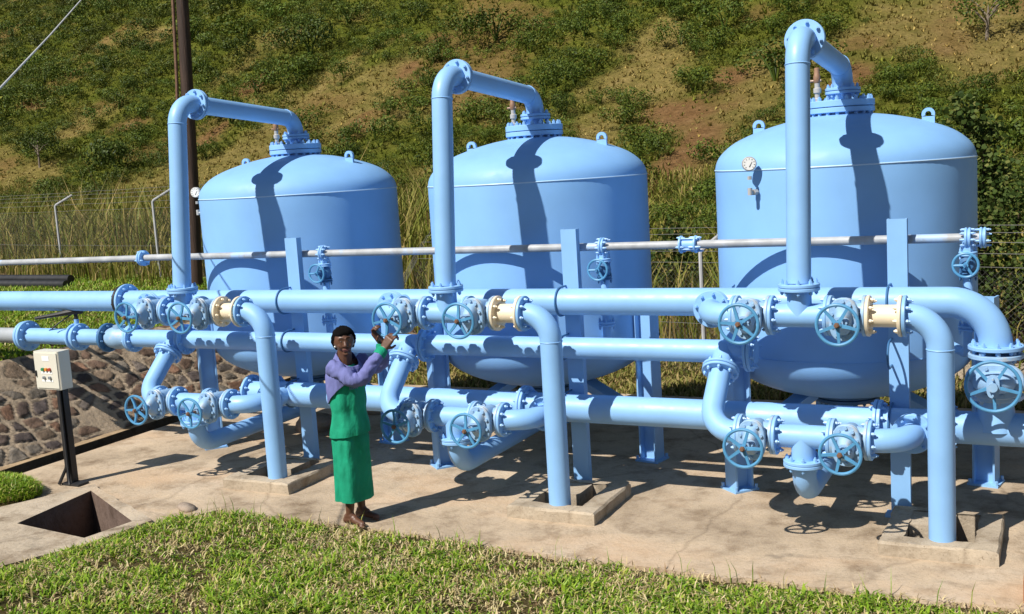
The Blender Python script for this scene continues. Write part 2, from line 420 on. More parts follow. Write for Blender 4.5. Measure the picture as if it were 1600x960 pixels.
# upper tee
mb = MB().tube([(XU[0]+FR, YV, ZV), (XU[1]+FL, YV, ZV)], RP, 30).tube([(XT, YV, ZV), (XT, YV, 2.54)], RP, 30)
te = mk('tee_pipe', mb, M['blue'], None, (XT, YV, ZV))
mk('flange', flange_one((XU[0]+FR+.002, YV, ZV), (1, 0, 0)), M['blue'], te)
mk('flange', flange_one((XU[1]+FL-.036, YV, ZV), (1, 0, 0)), M['blue'], te)
mk('flange', flange_one((XT, YV, 2.532), (0, 0, 1), .20), M['blue'], te)
per_unit(te, 'short blue tee pipe under the riser, between the upper valves of the # tank', 'pipe', 'upper tee pipes')
# inlet elbow (upper left)
xe = XU[0]+FL
mb = MB().tube(fillet([(xe-.03, YV, ZV), (xe-.35, YV, ZV), (xe-.35, .72, ZV+.01)], .30), RP, 30)
el = mk('elbow_pipe', mb, M['blue'], None, (xe-.35, YV, ZV))
mk('flange', flange_one((xe-.036, YV, ZV), (1, 0, 0)), M['blue'], el)
mk('flange', flange_pair((xe-.35, .71, ZV+.01), (0, 1, 0)), M['blue'], el)
mk('branch', MB().tube([(xe-.35, .74, ZV+.012), (xe-.35, YM, ZU-.01)], RP, 28), M['blue'], el)
per_unit(el, 'blue elbow joining the upper main to the upper valves of the # tank', 'pipe', 'upper elbows')
# yellow spool
xs = XU[1]+FR
mb = MB().tube([(xs, YV, ZV), (xs+.33, YV, ZV)], .108, 30)
sp = mk('spool_pipe', mb, M['cream'], None, (xs, YV, ZV))
mk('flange', flange_one((xs+.002, YV, ZV), (1, 0, 0)), M['cream'], sp)
mk('flange', flange_one((xs+.292, YV, ZV), (1, 0, 0), bolt_ext=.025), M['cream'], sp)
per_unit(sp, 'cream yellow flanged spool beside the upper valves of the # tank', 'pipe', 'cream spools')
# down pipe into the pit
xd = xs+.33
XD = xd+.325
mb = MB().tube(fillet([(xd+.03, YV, ZV), (XD, YV, ZV), (XD, YV-.01, -.45)], .30, 12), .123, 32); bead(mb, (XD, YV, ZV-.31), (0, 0, 1), .123)
dp = mk('down_pipe', mb, M['blue'], None, (XD, YV, 0))
mk('flange', flange_one((xd+.002, YV, ZV), (1, 0, 0)), M['blue'], dp)
per_unit(dp, 'blue down pipe bending into the concrete pit before the # tank', 'pipe', 'down pipes into the pits', (0.02, 0.0, 0.0))
# slanted pipe from the middle main
XS = XU[0]+FL-.34
fy, fz = .90, 1.60
mb = MB().tube(fillet([(XS, fy-.01, fz-.01), (XS, YV, ZL), (XU[0]+FL-.03, YV, ZL)], .30), RP, 30)
sl = mk('slanted_pipe', mb, M['blue'], None, (XS, YV, ZL))
d45 = np.array((0, .70, .714))
mk('flange', flange_pair((XS, fy, fz), d45), M['blue'], sl)
mk('branch', MB().tube([np.array((XS, fy, fz))+d45*.03, (XS, YM, ZM+.02)], RP, 28), M['blue'], sl)
mk('flange', flange_one((XU[0]+FL-.036, YV, ZL), (1, 0, 0)), M['blue'], sl)
per_unit(sl, 'blue pipe slanting down from the middle main to the lower valves of the # tank', 'pipe', 'slanted pipes', (0.06, -.03, 0))
# lower tee with drain stub
mb = MB().tube([(XU[0]+FR, YV, ZL), (XU[1]+FL, YV, ZL)], RP, 30).tube([(XT, YV, ZL), (XT, YV, .82)], RP, 30)
te = mk('tee_pipe', mb, M['blue'], None, (XT, YV, ZL))
mk('flange', flange_one((XU[0]+FR+.002, YV, ZL), (1, 0, 0)), M['blue'], te)
mk('flange', flange_one((XU[1]+FL-.036, YV, ZL), (1, 0, 0)), M['blue'], te)
mk('flange', flange_one((XT, YV, .800), (0, 0, 1), .20), M['blue'], te)
per_unit(te, 'short blue tee pipe between the lower valves of the # tank', 'pipe', 'lower tee pipes')
mb = MB().tube(fillet([(XT, YV, .77), (XT, YV, .47), (XT, TY, .47), (TX, TY, .86)], [.27, .28]), RP, 30)
dr = mk('drain_pipe', mb, M['blue'], None, (XT, YV, .47))
mk('flange', flange_one((XT, YV, .763), (0, 0, 1), .20), M['blue'], dr)
per_unit(dr, 'blue pipe curving back under the # tank from its lower valves', 'pipe', 'pipes running under the tanks')
# return elbow
xr = XU[1]+FR
mb = MB().tube(fillet([(xr+.03, YV, ZL), (xr+.36, YV, ZL), (xr+.36, .70, ZL)], .30), RP, 30)
re = mk('elbow_pipe', mb, M['blue'], None, (xr+.36, YV, ZL))
mk('flange', flange_one((xr+.002, YV, ZL), (1, 0, 0)), M['blue'], re)
mk('flange', flange_pair((xr+.36, .71, ZL), (0, 1, 0)), M['blue'], re)
mk('branch', MB().tube([(xr+.36, .74, ZL), (xr+.36, YM, ZLO)], RP, 28), M['blue'], re)
per_unit(re, 'blue elbow joining the lower valves of the # tank to the lower main', 'pipe', 'lower elbows')

# ------------------------------------------------------------------ mains
o = pipe('main_pipe', fillet([(-7.97, YM, ZU), (3.56, YM, ZU), (3.56, YM, 1.86)], .42, 12), RM, (-7.97, YM, ZU), seg=36)
mk('flange', flange_one((-7.99, YM, ZU), (1, 0, 0), .25, .04, 10), M['blue'], o)
mk('flange', flange_one((3.56, YM, 1.85), (0, 0, 1), .255, .04, 10, .022), M['blue'], o)
tag(o, 'thick upper blue main running past all three tanks and bending down at its end', 'pipe')
o = pipe('main_pipe', [(-22, YM, ZU+.0), (-8.14, YM, ZU)], RM*.97, (-22, YM, ZU), seg=32)
mk('flange', flange_one((-8.06, YM, ZU), (1, 0, 0), .235, .05, 10), M['black'], o)
tag(o, 'pale blue upper main entering from the left, ending in a black flange', 'pipe')
o = pipe('middle_pipe', [(-7.90, YM, ZM), (1.20, YM, ZM)], RMID, (-7.9, YM, ZM), seg=32)
for x in (-6.93, -2.95, 1.13): mk('flange', flange_pair((x, YM, ZM), (1, 0, 0), .215), M['blue'], o)
mk('flange', flange_one((-7.93, YM, ZM), (1, 0, 0), .205), M['blue'], o)
tag(o, 'thin middle blue main under the upper main, feeding the slanted pipes', 'pipe')
o = pipe('middle_pipe', [(-10.15, YM, ZM), (-8.45, YM, ZM)], RMID*.97, (-10.15, YM, ZM), seg=28)
mk('flange', flange_one((-10.17, YM, ZM), (1, 0, 0), .235, .05, 8), M['blue'], o)
tag(o, 'short blue length of the middle main above the stone bank', 'pipe')
o = pipe('middle_pipe', [(-22, YM, ZM), (-10.22, YM, ZM)], RMID*.95, (-22, YM, ZM), 'grey', 24)
mk('flange', flange_one((-10.24, YM, ZM), (1, 0, 0), .225, .05, 8), M['blue'], o)
tag(o, 'bare grey steel pipe above the grass, joining the middle main', 'pipe')
# butterfly valve with lever
bv = thing('butterfly_valve', (-9.07, YM, ZM))
mk('body', flange_pair((-9.07, YM, ZM), (1, 0, 0), .205, .04, 8, .06).cyl((-9.07, YM, ZM), (-9.07, YM, ZM+.27), .035, 12), M['blue'], bv)
mk('lever', MB().cyl((-9.07, YM, ZM+.25), (-9.07, YM, ZM+.36), .028, 10).tube([(-8.93, YM, ZM+.38), (-9.07, YM-.02, ZM+.40), (-9.30, YM-.12, ZM+.36), (-9.68, YM-.22, ZM+.31)], [.03, .055, .035, .024], 8).tube([(-9.12, YM-.03, ZM+.35), (-9.3, YM-.1, ZM+.24), (-9.42, YM-.16, ZM+.15)], .012, 6), M['black'], bv)
tag(bv, 'butterfly valve with a black hand lever on the middle main', 'valve')
cv = thing('check_valve', (-8.25, YM, ZM))
mk('flange', flange_one((-8.47, YM, ZM), (1, 0, 0), .215, .05, 8), M['clamp'], cv)
mk('body', MB().lathe((-8.42, YM, ZM), (1, 0, 0), [(0, .13), (.06, .15), (.14, .165), (.24, .165), (.34, .14), (.45, .128)], 28).cyl((-8.2, YM, ZM+.1), (-8.2, YM, ZM+.19), .09, 16), M['valve'], cv)
mk('flange', flange_one((-7.975, YM, ZM), (1, 0, 0), .2, .04, 8), M['blue'], cv)
tag(cv, 'grey bulging check valve with a black flange on the middle main', 'valve')
# lower main
o = pipe('lower_main', [(-5.80, YM, ZLO), (9, YM, ZLO)], RL, (-5.8, YM, ZLO), seg=36)
for x in (-5.43, -1.61, 2.45, 3.12): mk('flange', flange_pair((x, YM, ZLO), (1, 0, 0), .245, .036, 10), M['blue'], o)
mk('flange', flange_one((-5.83, YM, ZLO), (1, 0, 0), .245, .04, 10), M['blue'], o)
mk('branch', MB().tube([(3.56, YM, ZLO), (3.56, YM, 1.36)], [.20, .152], 32), M['blue'], o)
tag(o, 'thickest blue main, lowest of the three long horizontal pipes', 'pipe')
# big gate valve on the end
bg, bw = gate_valve((3.56, YM, 1.585), 1.28, .53, .237, 'z')
bw.rotation_euler = (0, .55, 0)
tag(bg, 'largest gate valve, on the vertical end of the upper main', 'valve')

# ------------------------------------------------------------------ small top pipe
YS, ZS, RS = 1.47, 2.915, .047
o = pipe('air_pipe', [(-7.93, YS, ZS-.01), (3.40, YS, ZS)], RS, (-7.93, YS, ZS), 'galv', 16)
cp = flange_one((.285, YS, ZS), (1, 0, 0), .10, .025, 4, .014, .02); cp.v += []
c2 = flange_one((.455, YS, ZS), (1, 0, 0), .10, .025, 4, .014, .045)
mb = MB().add(cp.v, cp.f).add(c2.v, c2.f).cyl((.31, YS, ZS), (.455, YS, ZS), .066, 18)
for q in (.6, 2.2, 3.8, 5.3): mb.cyl((.3, YS+.082*math.cos(q), ZS+.082*math.sin(q)), (.5, YS+.082*math.cos(q), ZS+.082*math.sin(q)), .01, 6)
mk('coupling', mb, M['blue'], o)
mk('flange', flange_pair((3.43, YS, ZS), (1, 0, 0), .105, .025, 4, .01, .014), M['blue'], o)
tag(o, 'thin galvanised pipe patched with blue paint, above the mains', 'pipe')
o = pipe('air_pipe', [(-22, YS, ZS-.12), (-7.95, YS, ZS-.015)], RS*.97, (-22, YS, ZS), 'galv', 16)
mk('flange', flange_pair((-7.94, YS, ZS-.015), (1, 0, 0), .115, .03, 4, .01, .016), M['blue'], o)
tag(o, 'thin whitish pipe entering from the left edge, flanged before the left riser', 'pipe')
# branch valves below it
XB = -.67
g = thing('globe_valve', (XB, YS, ZS))
mb = flange_pair((XB, YS, ZS), (1, 0, 0), .105, .026, 8, .008, .014)
mb.lathe((XB+.0, YS, ZS-.15), (0, 0, 1), [(0, .05), (.06, .056), (.15, .06)], 18)
f1 = flange_pair((XB, YS, 2.755), (0, 0, 1), .09, .02, 4, .006, .012); mb.add(f1.v, f1.f)
mk('connection', mb, M['blue'], g)
mb = MB().lathe((XB, YS, 2.53), (0, 0, 1), [(0, .05), (.05, .06), (.10, .085), (.15, .075), (.2, .05)], 18)
mb.lathe((XB-.01, YS-.02, 2.657), (0, -1, 0), [(0, .06), (.04, .055), (.05, .07), (.07, .07), (.08, .035), (.12, .025), (.15, .012), (.20, .012)], 14)
f1 = flange_pair((XB, YS, 2.545), (0, 0, 1), .09, .02, 4, .006, .012); mb.add(f1.v, f1.f)
mk('body', mb, M['clamp'], g)
w = MB(); c = np.array((XB-.01, YS-.18, 2.657)); w.torus(c, (0, 1, 0), .118, .014, 36, 8); w.cyl(c+(0, .02, 0), c-(0, .015, 0), .026, 12)
for i in range(3):
    q = 2*math.pi*i/3+.5; d = np.array((math.sin(q), 0, math.cos(q))); w.cyl(c, c+d*.112, .014, 8)
mk('handwheel', w, M['wheel'], g)
per_unit(g, 'small valve with three spoked wheel on the thin pipe, before the # tank', 'valve', 'small valves on the thin pipe', (0, .015, -.04))
mb = MB().tube(fillet([(XB, YS, 2.52), (XB, YS, 1.72), (XB-.36, 2.35, 1.72)], .14), .05, 16)
o = mk('branch_pipe', mb, M['blue'], None, (XB, YS, 2.5))
mk('flange', flange_pair((XB, YS, 2.0), (0, 0, 1), .10, .024, 4, .01, .014), M['blue'], o)
per_unit(o, 'thin blue pipe dropping from the small valve to the # tank', 'pipe', 'thin branch pipes', (0, .015, -.04))

# ------------------------------------------------------------------ support posts
pt = thing('support_post', (-1.01, 1.30, 0))
mb = MB(); x0, x1, y0, y1 = -1.107, -.913, 1.285, 1.385
V = [(x0, y0), (x1, y0), (x1, y1), (x1-.018, y1), (x1-.018, y0+.02), (x0+.018, y0+.02), (x0+.018, y1), (x0, y1)]
mb.loft([[(x, y, z) for x, y in V] for z in (.02, 3.14)])
mk('channel', mb, M['deep'], pt)
mk('base_plate', MB().box((x0-.06, y0-.05, 0), (x1+.06, y1+.05, .022)), M['deep'], pt)
for z, r in ((ZU, RM), (ZM, RMID), (ZLO, RL)):
    path = [(x0+.03, y0+.06, z+r+.012)]
    for k in range(13):
        q = math.pi/2+math.pi*k/12; path.append((x0+.03, YM+(r+.012)*math.cos(q), z+(r+.012)*math.sin(q)))
    path.append((x0+.03, y0+.06, z-r-.012))
    mk('pipe_clamp', MB().tube(path, .012, 8), M['clamp'], pt)
ps = per_unit(pt, 'blue steel channel post carrying the mains before the # tank', 'post', 'posts carrying the mains', (-.05, 0, -.355))

# ------------------------------------------------------------------ tanks
ZW, ZB = 3.70, 1.57
tk = thing('filter_tank', (TX, TY, 0))
prof = []
for k in range(0, 15):
    q = math.pi/2*k/14; prof.append((ZB-.64*math.cos(q), max(TR*math.sin(q), .02)))
for k in range(1, 8): prof.append((ZB+(ZW-ZB)*k/8, TR))
for k in range(0, 25):
    q = math.pi/2*k/24; r_t = math.cos(q)                  # tight shoulder, shallow crown
    prof.append((ZW+float(np.interp(r_t*TR, [0, .2, .4, .6, .8, .95, 1.05, 1.15, 1.25, 1.33, 1.39, 1.435, 1.46, 1.472, 1.4761], [.585, .578, .558, .525, .478, .432, .398, .358, .308, .25, .195, .138, .085, .035, 0])), max(r_t*TR, .02)))
# flatter torispherical shoulders
mk('shell', MB().lathe((TX, TY, 0), (0, 0, 1), prof, 96), M['tank'], tk, sharp=60)
mk('weld_seam', MB().torus((TX, TY, ZW), (0, 0, 1), TR, .010, 96, 6), M['bead'], tk)
mk('weld_seam', MB().torus((TX, TY, ZB), (0, 0, 1), TR, .008, 96, 6), M['tank'], tk)
mb = MB().lathe((TX, TY, 4.15), (0, 0, 1), [(0, .30), (.14, .30)], 40)
disc(mb, (TX, TY, 4.29), (0, 0, 1), .06, .385, seg=48)
mk('manhole', mb, M['blue'], tk)
mb = MB(); disc(mb, (TX, TY, 4.358), (0, 0, 1), .075, .385, seg=48); bolts(mb, (TX, TY, 4.29), (0, 0, 1), .143, .345, 20, .022, .035)
mb.cyl((TX, TY, 4.43), (TX, TY, 4.525), .13, 24)
mk('manhole_cover', mb, M['blue'], tk)
for s in (-1, 1):
    mb = MB(); cx, cz = TX+s*.97, 4.205; th = .02
    n = 20; outer = []; inner = []
    for i in range(n+1):
        q = -.35+(math.pi+.7)*i/n; outer.append((cx+.072*math.cos(q), cz+.072*math.sin(q))); inner.append((cx+.034*math.cos(q), cz+.034*math.sin(q)))
    rg = []
    for (ox_, oz_), (ix_, iz_) in zip(outer, inner): rg.append([(ox_, TY-th, oz_), (ox_, TY+th, oz_), (ix_, TY+th, iz_), (ix_, TY-th, iz_)])
    mb.loft(rg); mb.box((cx-.068, TY-th+.001, cz-.16), (cx+.068, TY+th-.001, cz-.026))
    mk('lifting_lug', mb, M['blue'], tk)
for aa in (-130, -11, 110):
    q = R(aa); e = np.array((math.cos(q), math.sin(q), 0)); g2 = np.array((-math.sin(q), math.cos(q), 0)); c = np.array((TX, TY, 0))+e*1.60
    Rm = np.array([[e[0], g2[0], 0], [e[1], g2[1], 0], [0, 0, 1]])
    def bx(mb, lo, hi): mb.box(lo, hi); mb.v[-8:] = [tuple(c+Rm@np.array(p)) for p in mb.v[-8:]]
    mb = MB(); bx(mb, (-.12, -.11, .02), (-.098, .11, 2.15)); bx(mb, (.098, -.11, .02), (.12, .11, 2.15)); bx(mb, (-.098, -.012, .02), (.098, .012, 2.149))
    leg = mk('leg', mb, M['deep'], tk)
    mb = MB(); bx(mb, (-.165, -.155, 0), (.165, .155, .022))
    for sx in (-1, 1):
        for sy in (-1, 1):
            p = c+Rm@np.array((sx*.142, sy*.13, .02)); mb.cyl(p, p+(0, 0, .05), .02, 6)
    mk('base_plate', mb, M['deep'], leg)
    mb = MB(); a0 = np.array((TX, TY, 1.0))+e*.55; a1 = c-e*.1+np.array((0, 0, .55))
    up = np.array((0, 0, 1.)); d = a1-a0; d /= np.linalg.norm(d); nn = np.cross(g2, d)
    mb.loft([[p+g2*.13+nn*.05, p-g2*.13+nn*.05, p-g2*.13-nn*.05, p+g2*.13-nn*.05] for p in (a0, a1)])
    mk('brace', mb, M['deep'], tk)
mb = flange_pair((TX, TY, .90), (0, 0, 1), .38, .045, 16, .01, .022); mb.cyl((TX, TY, .94), (TX, TY, 1.1), .30, 32)
mk('bottom_flange', mb, M['clamp'], tk)
tanks = []
for k in (0, 1, 2):
    o = tk if k == 0 else copy_tree(tk); tanks.append(o)
for k, o in enumerate(tanks):
    o.location = Vector((TX+4*(k-1), TY, 0))*U
    tag(o, ('leftmost pale blue pressure tank, standing furthest away behind the woman', 'middle pale blue pressure tank between its two matching neighbours', 'rightmost pale blue pressure tank, nearest, with a gauge high on its front')[k], 'tank', 'three blue pressure tanks')
def gauge(k, ang, z, tank):
    cx = TX; e = np.array((math.cos(ang), math.sin(ang), 0)); p = np.array((cx, TY, z))+e*TR
    f = np.array((.32, -.95, 0)); f /= np.linalg.norm(f); q = p+e*.13
    top = q+np.array((0, 0, .24))
    mb = MB().cyl(p-e*.02, q, .022, 10).cyl(p+e*.03, p+e*.08, .036, 6).tube(fillet([q, q+np.array((0, 0, .06)), top], .03), .014, 8).cyl(q-(0, 0, .03), q+(0, 0, .05), .026, 10).cyl(q+(0, 0, .14), q+(0, 0, .18), .024, 6)
    gp = mk('gauge_stem', mb, M['chrome'], tank, (TX, TY, 0))
    c = top+np.array((0, 0, .075)); mb = MB().lathe(c+f*-.03, f, [(0, .07), (.005, .08), (.055, .08), (.06, .074)], 28)
    cs = mk('gauge_case', mb, M['chrome'], tank, (TX, TY, 0))
    mb = MB().lathe(c+f*.031, f, [(0, .068), (.003, .068)], 28); mk('dial', mb, M['dial'], cs, (TX, TY, 0))
    a, b, _ = frame_of(f); mb = MB(); cc = c+f*.036
    mb.loft([[cc+a*.0-b*.035+a*.006, cc+a*.0-b*.035-a*.006, cc-b*.035+f*.002], [cc+b*.02+a*.03+a*.003, cc+b*.02+a*.03-a*.003, cc+b*.02+a*.03+f*.002]])
    for i in range(9):
        t = R(-135+270*i/8); dd = a*math.sin(t)+b*math.cos(t); mb.cyl(cc+dd*.048, cc+dd*.06, .003, 5)
    mk('needle', mb, M['black'], cs, (TX, TY, 0))
gauge(2, R(-117.5), 3.46, tanks[2]); gauge(0, R(-158), 3.49, tanks[0])
# air valve on the lid
XA, YA = XT-.27, TY-.12
av = thing('air_valve', (XA, YA, 4.43))
mk('body', MB().lathe((XA, YA, 4.43), (0, 0, 1), [(0, .05), (.04, .05), (.05, .03), (.1, .03), (.11, .045), (.16, .045), (.17, .03), (.22, .03)], 14), M['chrome'], av)
mk('cap', MB().lathe((XA, YA, 4.65), (0, 0, 1), [(0, .028), (.02, .042), (.08, .042), (.10, .034), (.17, .032), (.18, .02)], 14).cyl((XA-.08, YA, 4.68), (XA+.05, YA, 4.68), .014, 8), M['brass'], av)
per_unit(av, 'small brass air valve on the lid of the # tank', 'valve', 'brass air valves on the lids')

# ------------------------------------------------------------------ slab, pits, frames
def flat_with_holes(name, outer, holes, z, mat, depth=.35, hole_mat=None):
    vs = list(outer); es = [(i, (i+1) % len(outer)) for i in range(len(outer))]
    for h in holes:
        o = len(vs); vs += list(h); es += [(o+i, o+(i+1) % len(h)) for i in range(len(h))]
    V, E, F, *_ = delaunay_2d_cdt([Vector(p) for p in vs], es, [], 1, 1e-5)
    def inside(p, poly):
        c = False; n = len(poly)
        for i in range(n):
            a, b = poly[i], poly[(i+1) % n]
            if (a[1] > p[1]) != (b[1] > p[1]) and p[0] < (b[0]-a[0])*(p[1]-a[1])/(b[1]-a[1])+a[0]: c = not c
        return c
    mb = MB(); F2 = []
    for f in F:
        c = sum((V[i] for i in f), Vector((0, 0)))/len(f)
        if inside(c, outer) and not any(inside(c, h) for h in holes): F2.append(tuple(f))
    mb.add([(p.x, p.y, z) for p in V], F2)
    n = len(outer); b = [(x, y, z) for x, y in outer]+[(x, y, z-depth) for x, y in outer]
    mb.add(b, [(i, i+n, (i+1) % n+n, (i+1) % n) for i in range(n)])
    return mk(name, mb, mat, None, (0, 0, 0), sharp=20)
FX0, FX1, FY0, FY1 = -1.43, -.37, .11, 1.25
PX0, PX1, PY0, PY1 = FX0+.20, FX1-.21, FY0+.19, FY1-.10
holes = [[(PX0+dx, PY0), (PX1+dx, PY0), (PX1+dx, PY1), (PX0+dx, PY1)] for dx in (-4.13, 0, 4)]
pit = [(-7.0, -1.88), (-7.18, -.60), (-5.62, -1.40), (-5.72, -2.02)]
rr = np.random.default_rng(3)
front = []
pts = [(-6.7, -4.6), (-5.88, -2.95), (-5.52, -2.10), (-5.32, -1.45), (-5.0, -.64), (-2.6, -.66), (-.14, -.86), (3.8, -.80), (10, -.85)]
for a, b in zip(pts[:-1], pts[1:]):
    n = max(2, int(math.hypot(b[0]-a[0], b[1]-a[1])/.16))
    for i in range(n):
        t = i/n; front.append((a[0]+(b[0]-a[0])*t, a[1]+(b[1]-a[1])*t+(rr.normal()*.022 if i else 0)))
front.append(pts[-1])
outer = [(-9.1, -4.6)]+front+[(10, 6.4), (-8.3, 6.4), (-8.3, 15), (-9.1, 15)]
tag(flat_with_holes('pavement', outer, holes+[pit], 0.0, M['slab'], .3), 'buff concrete paving under the tanks and pipes', None, None, 'structure')
ap = [(-7.40, -.36), (-5.40, -1.30), (-5.52, -2.15), (-5.90, -2.98), (-6.62, -4.5), (-9.05, -4.5), (-9.05, -1.78), (-7.9, -1.72), (-7.62, -1.0)]
ap2 = []
for i in range(len(ap)):
    p0_, p1_ = ap[i], ap[(i+1) % len(ap)]; nn_ = max(1, int(math.hypot(p1_[0]-p0_[0], p1_[1]-p0_[1])/.2))
    for j in range(nn_): t = j/nn_; ap2.append((p0_[0]+(p1_[0]-p0_[0])*t+rr.normal()*.008, p0_[1]+(p1_[1]-p0_[1])*t+rr.normal()*.008))
tag(flat_with_holes('pit_surround', ap2, [pit], .05, M['apron'], .06), 'smooth pale concrete surround raised round the open drain pit', 'surround')
# interiors of the pits
def pit_box(name, poly, z0, z1, mat):
    n = len(poly); mb = MB().add([(x, y, z1) for x, y in poly]+[(x, y, z0) for x, y in poly], [(i, (i+1) % n, (i+1) % n+n, i+n) for i in range(n)]+[tuple(range(n, 2*n))])
    return mk(name, mb, mat, None, (poly[0][0], poly[0][1], 0), 20)
tag(pit_box('drain_pit', pit, -.55, .049, M['pit_dark']), 'open square pit with dark walls beside the control box', 'pit')
for k, (h, dx) in enumerate(zip(holes, (-4.13, 0, 4))):
    fr = thing('pit_kerb', (FX0+dx, FY0, 0)); z = .14
    mb = MB()
    # bevelled ring
    o1 = [(FX0, FY0), (FX1, FY0), (FX1, FY1), (FX0, FY1)]; i1 = [(PX0, PY0), (PX1, PY0), (PX1, PY1), (PX0, PY1)]
    def off(P, d): 
        cx = sum(p[0] for p in P)/4; cy = sum(p[1] for p in P)/4
        return [(x-math.copysign(d, x-cx), y-math.copysign(d, y-cy)) for x, y in P]
    # subdivide edges and roughen so the cast edge is not knife clean
    rk = np.random.default_rng(20+k)
    def sub(P, zz, amp):
        out = []
        for i in range(4):
            a, b = P[i], P[(i+1) % 4]
            for j in range(10):
                t = j/10; out.append((a[0]+(b[0]-a[0])*t+dx+rk.normal()*amp, a[1]+(b[1]-a[1])*t+rk.normal()*amp, zz+rk.normal()*amp*.7))
        return out
    rings = [sub(o1, -.02, 0), sub(o1, z-.02, .006), sub(off(o1, .018), z, .004), sub(off(i1, -.012), z, .004), sub(i1, z-.015, .004), sub(i1, -.5, 0)]
    mb.loft(rings, caps=False); 
    mk('kerb', mb, M['frame'], fr, sharp=30)
    mb = MB().box((PX0+dx+.001, PY0, -.52), (PX1+dx-.001, PY1, -.5)); mk('floor', mb, M['pit_dark'], fr)
    mk('inner_block', MB().box((PX0+dx+.004, PY0+.42, -.5), (PX0+.42+dx, PY1-.004, z-.012)), M['frame'], fr)
    tag(fr, 'raised concrete kerb round the pit of the %s down pipe' % UN[k], 'kerb', 'concrete pit kerbs')
# brick edge at the right
mb = MB()
for i in range(9): mb.box((3.85, -.66+.0*i, .0+.022*i), (4.5, -.24, .018+.022*i))
mb.box((3.858, -.655, 0), (4.5, -.245, .2))
tag(mk('brick_kerb', mb, M['brick'], None, (3.9, -.4, 0)), 'red brick pit edge at the right end of the paving', 'kerb')
tag(mk('concrete_kerb', MB().box((2.3, 8.6, -.1), (14, 8.95, .2)), M['apron'], None, (2.3, 8.7, 0)), 'low pale concrete kerb behind the right tank', 'kerb')
# drain channel along the foot of the bank
mb = MB(); Ys = np.linspace(-5, 15, 60); prof = [(-9.1, -.004), (-9.1, -.42), (-9.46, -.42), (-9.46, .03), (-9.62, .045), (-9.62, -.3)]
V = []; F = []
for i, y in enumerate(Ys):
    for x, z in prof: V.append((x+.012*math.sin(y*3.1+x)*(x < -9.3), y, z))
n = len(prof)
for i in range(len(Ys)-1):
    for j in range(n-1): F.append((i*n+j, i*n+j+1, (i+1)*n+j+1, (i+1)*n+j))
V1 = MB().add(V, [f for k, f in enumerate(F) if k % (n-1) < 3]); V2 = MB().add(V, [f for k, f in enumerate(F) if k % (n-1) >= 3])
dc = mk('drain_channel', V1, M['drain'], None, (-9.1, 0, 0), 30); mk('ledge', V2, M['ledge'], dc, None, 30)
tag(dc, 'narrow dark concrete drain along the foot of the stone bank', 'drain')

# ------------------------------------------------------------------ stone pitched bank
def worley(u, v, seed):
    iu, iv = np.floor(u), np.floor(v); d1 = np.full(u.shape, 9.); d2 = np.full(u.shape, 9.); idn = np.zeros(u.shape)
    for a in (-1, 0, 1):
        for b in (-1, 0, 1):
            cx, cy = iu+a, iv+b; px = cx+.15+.7*_hash(cx, cy, seed); py = cy+.15+.7*_hash(cx, cy, seed+5)
            d = np.hypot(u-px, v-py); h = _hash(cx, cy, seed+9)
            new = d < d1; d2 = np.where(new, d1, np.minimum(d2, d)); idn = np.where(new, h, idn); d1 = np.where(new, d, d1)
    return d1, d2, idn
ny, ns = 560, 84
yy, ss = np.meshgrid(np.linspace(-5, 11.5, ny), np.linspace(0, 1, ns), indexing='ij')
Lb = math.hypot(1.3, 1.32)
wu = yy/.36+.35*(vnoise(yy*2.2, ss*5, 3)-.5)*2; wv = ss*Lb/.25+.3*(vnoise(yy*2.2+9, ss*5, 4)-.5)*2
d1, d2, sid = worley(wu, wv, 11)
gap = (d2-d1)*(.8+.5*sid)+.09*(fbm(yy*7, ss*14, 15, 3)-.5); gone = sid < .08
hgt = np.where(gone, 0, sstep(.22, .29, gap)); groove = np.where(gone, 0, np.exp(-((gap-.235)/.045)**2))
rough = (fbm(yy*9, ss*20, 5, 4)-.5); facet = (vnoise(yy*5+sid*40, ss*11+sid*13, 21)-.5)
e = .02+.012*hgt-.022*groove+(.025*facet+.022*rough)*hgt+.010*rough
e = e*sstep(1.0, .93, ss)
X0 = -9.60-ss*1.32; Z0 = .03+ss*1.31
V = np.stack([X0+e*.707, yy, Z0+e*.707], -1).reshape(-1, 3)
ii = np.arange(ny*ns).reshape(ny, ns); F = np.stack([ii[:-1, :-1], ii[:-1, 1:], ii[1:, 1:], ii[1:, :-1]], -1).reshape(-1, 4)[:, ::-1]
pal = np.array([(.14, .105, .09), (.20, .135, .10), (.19, .16, .14), (.24, .18, .13), (.11, .09, .085), (.23, .20, .165), (.26, .155, .105)])
sc = pal[(sid*97 % 7).astype(int)]*(.65+.5*((sid*31) % 1))[..., None]*(.65+.7*fbm(yy*11, ss*22, 23, 3))[..., None]
mort = np.array((.42, .335, .245))*(.65+.7*fbm(yy*3, ss*6, 8, 4))[..., None]
colr = mort*(1-hgt[..., None])+sc*hgt[..., None]
colr = colr*(1-.66*groove[..., None])
def bank_mat():
    m, nt, b = new_mat('pitched_stone'); a = nt.nodes.new('ShaderNodeAttribute'); a.attribute_name = 'stone'
    c = mix(nt, .8, a.outputs['Color'], ramp(nt, noise_out(nt, 14, 7, .7), [(.3, (.6, .58, .56)), (.7, (1.35, 1.3, 1.22))]), 'MULTIPLY')
    nt.links.new(c, b.inputs['Base Color']); b.inputs['Roughness'].default_value = .85; b.inputs['Specular IOR Level'].default_value = .2
    bump(nt, b, noise_out(nt, 30, 7, .7), .7, .02); return m
o = mk_np('stone_bank', V, [F], bank_mat(), None, (-9.6, 0, 0), True, {'stone': np.concatenate([colr.reshape(-1, 3), np.ones((ny*ns, 1))], 1)})
tag(o, 'sloping bank faced with brown stones set in mortar beside the drain', 'wall')

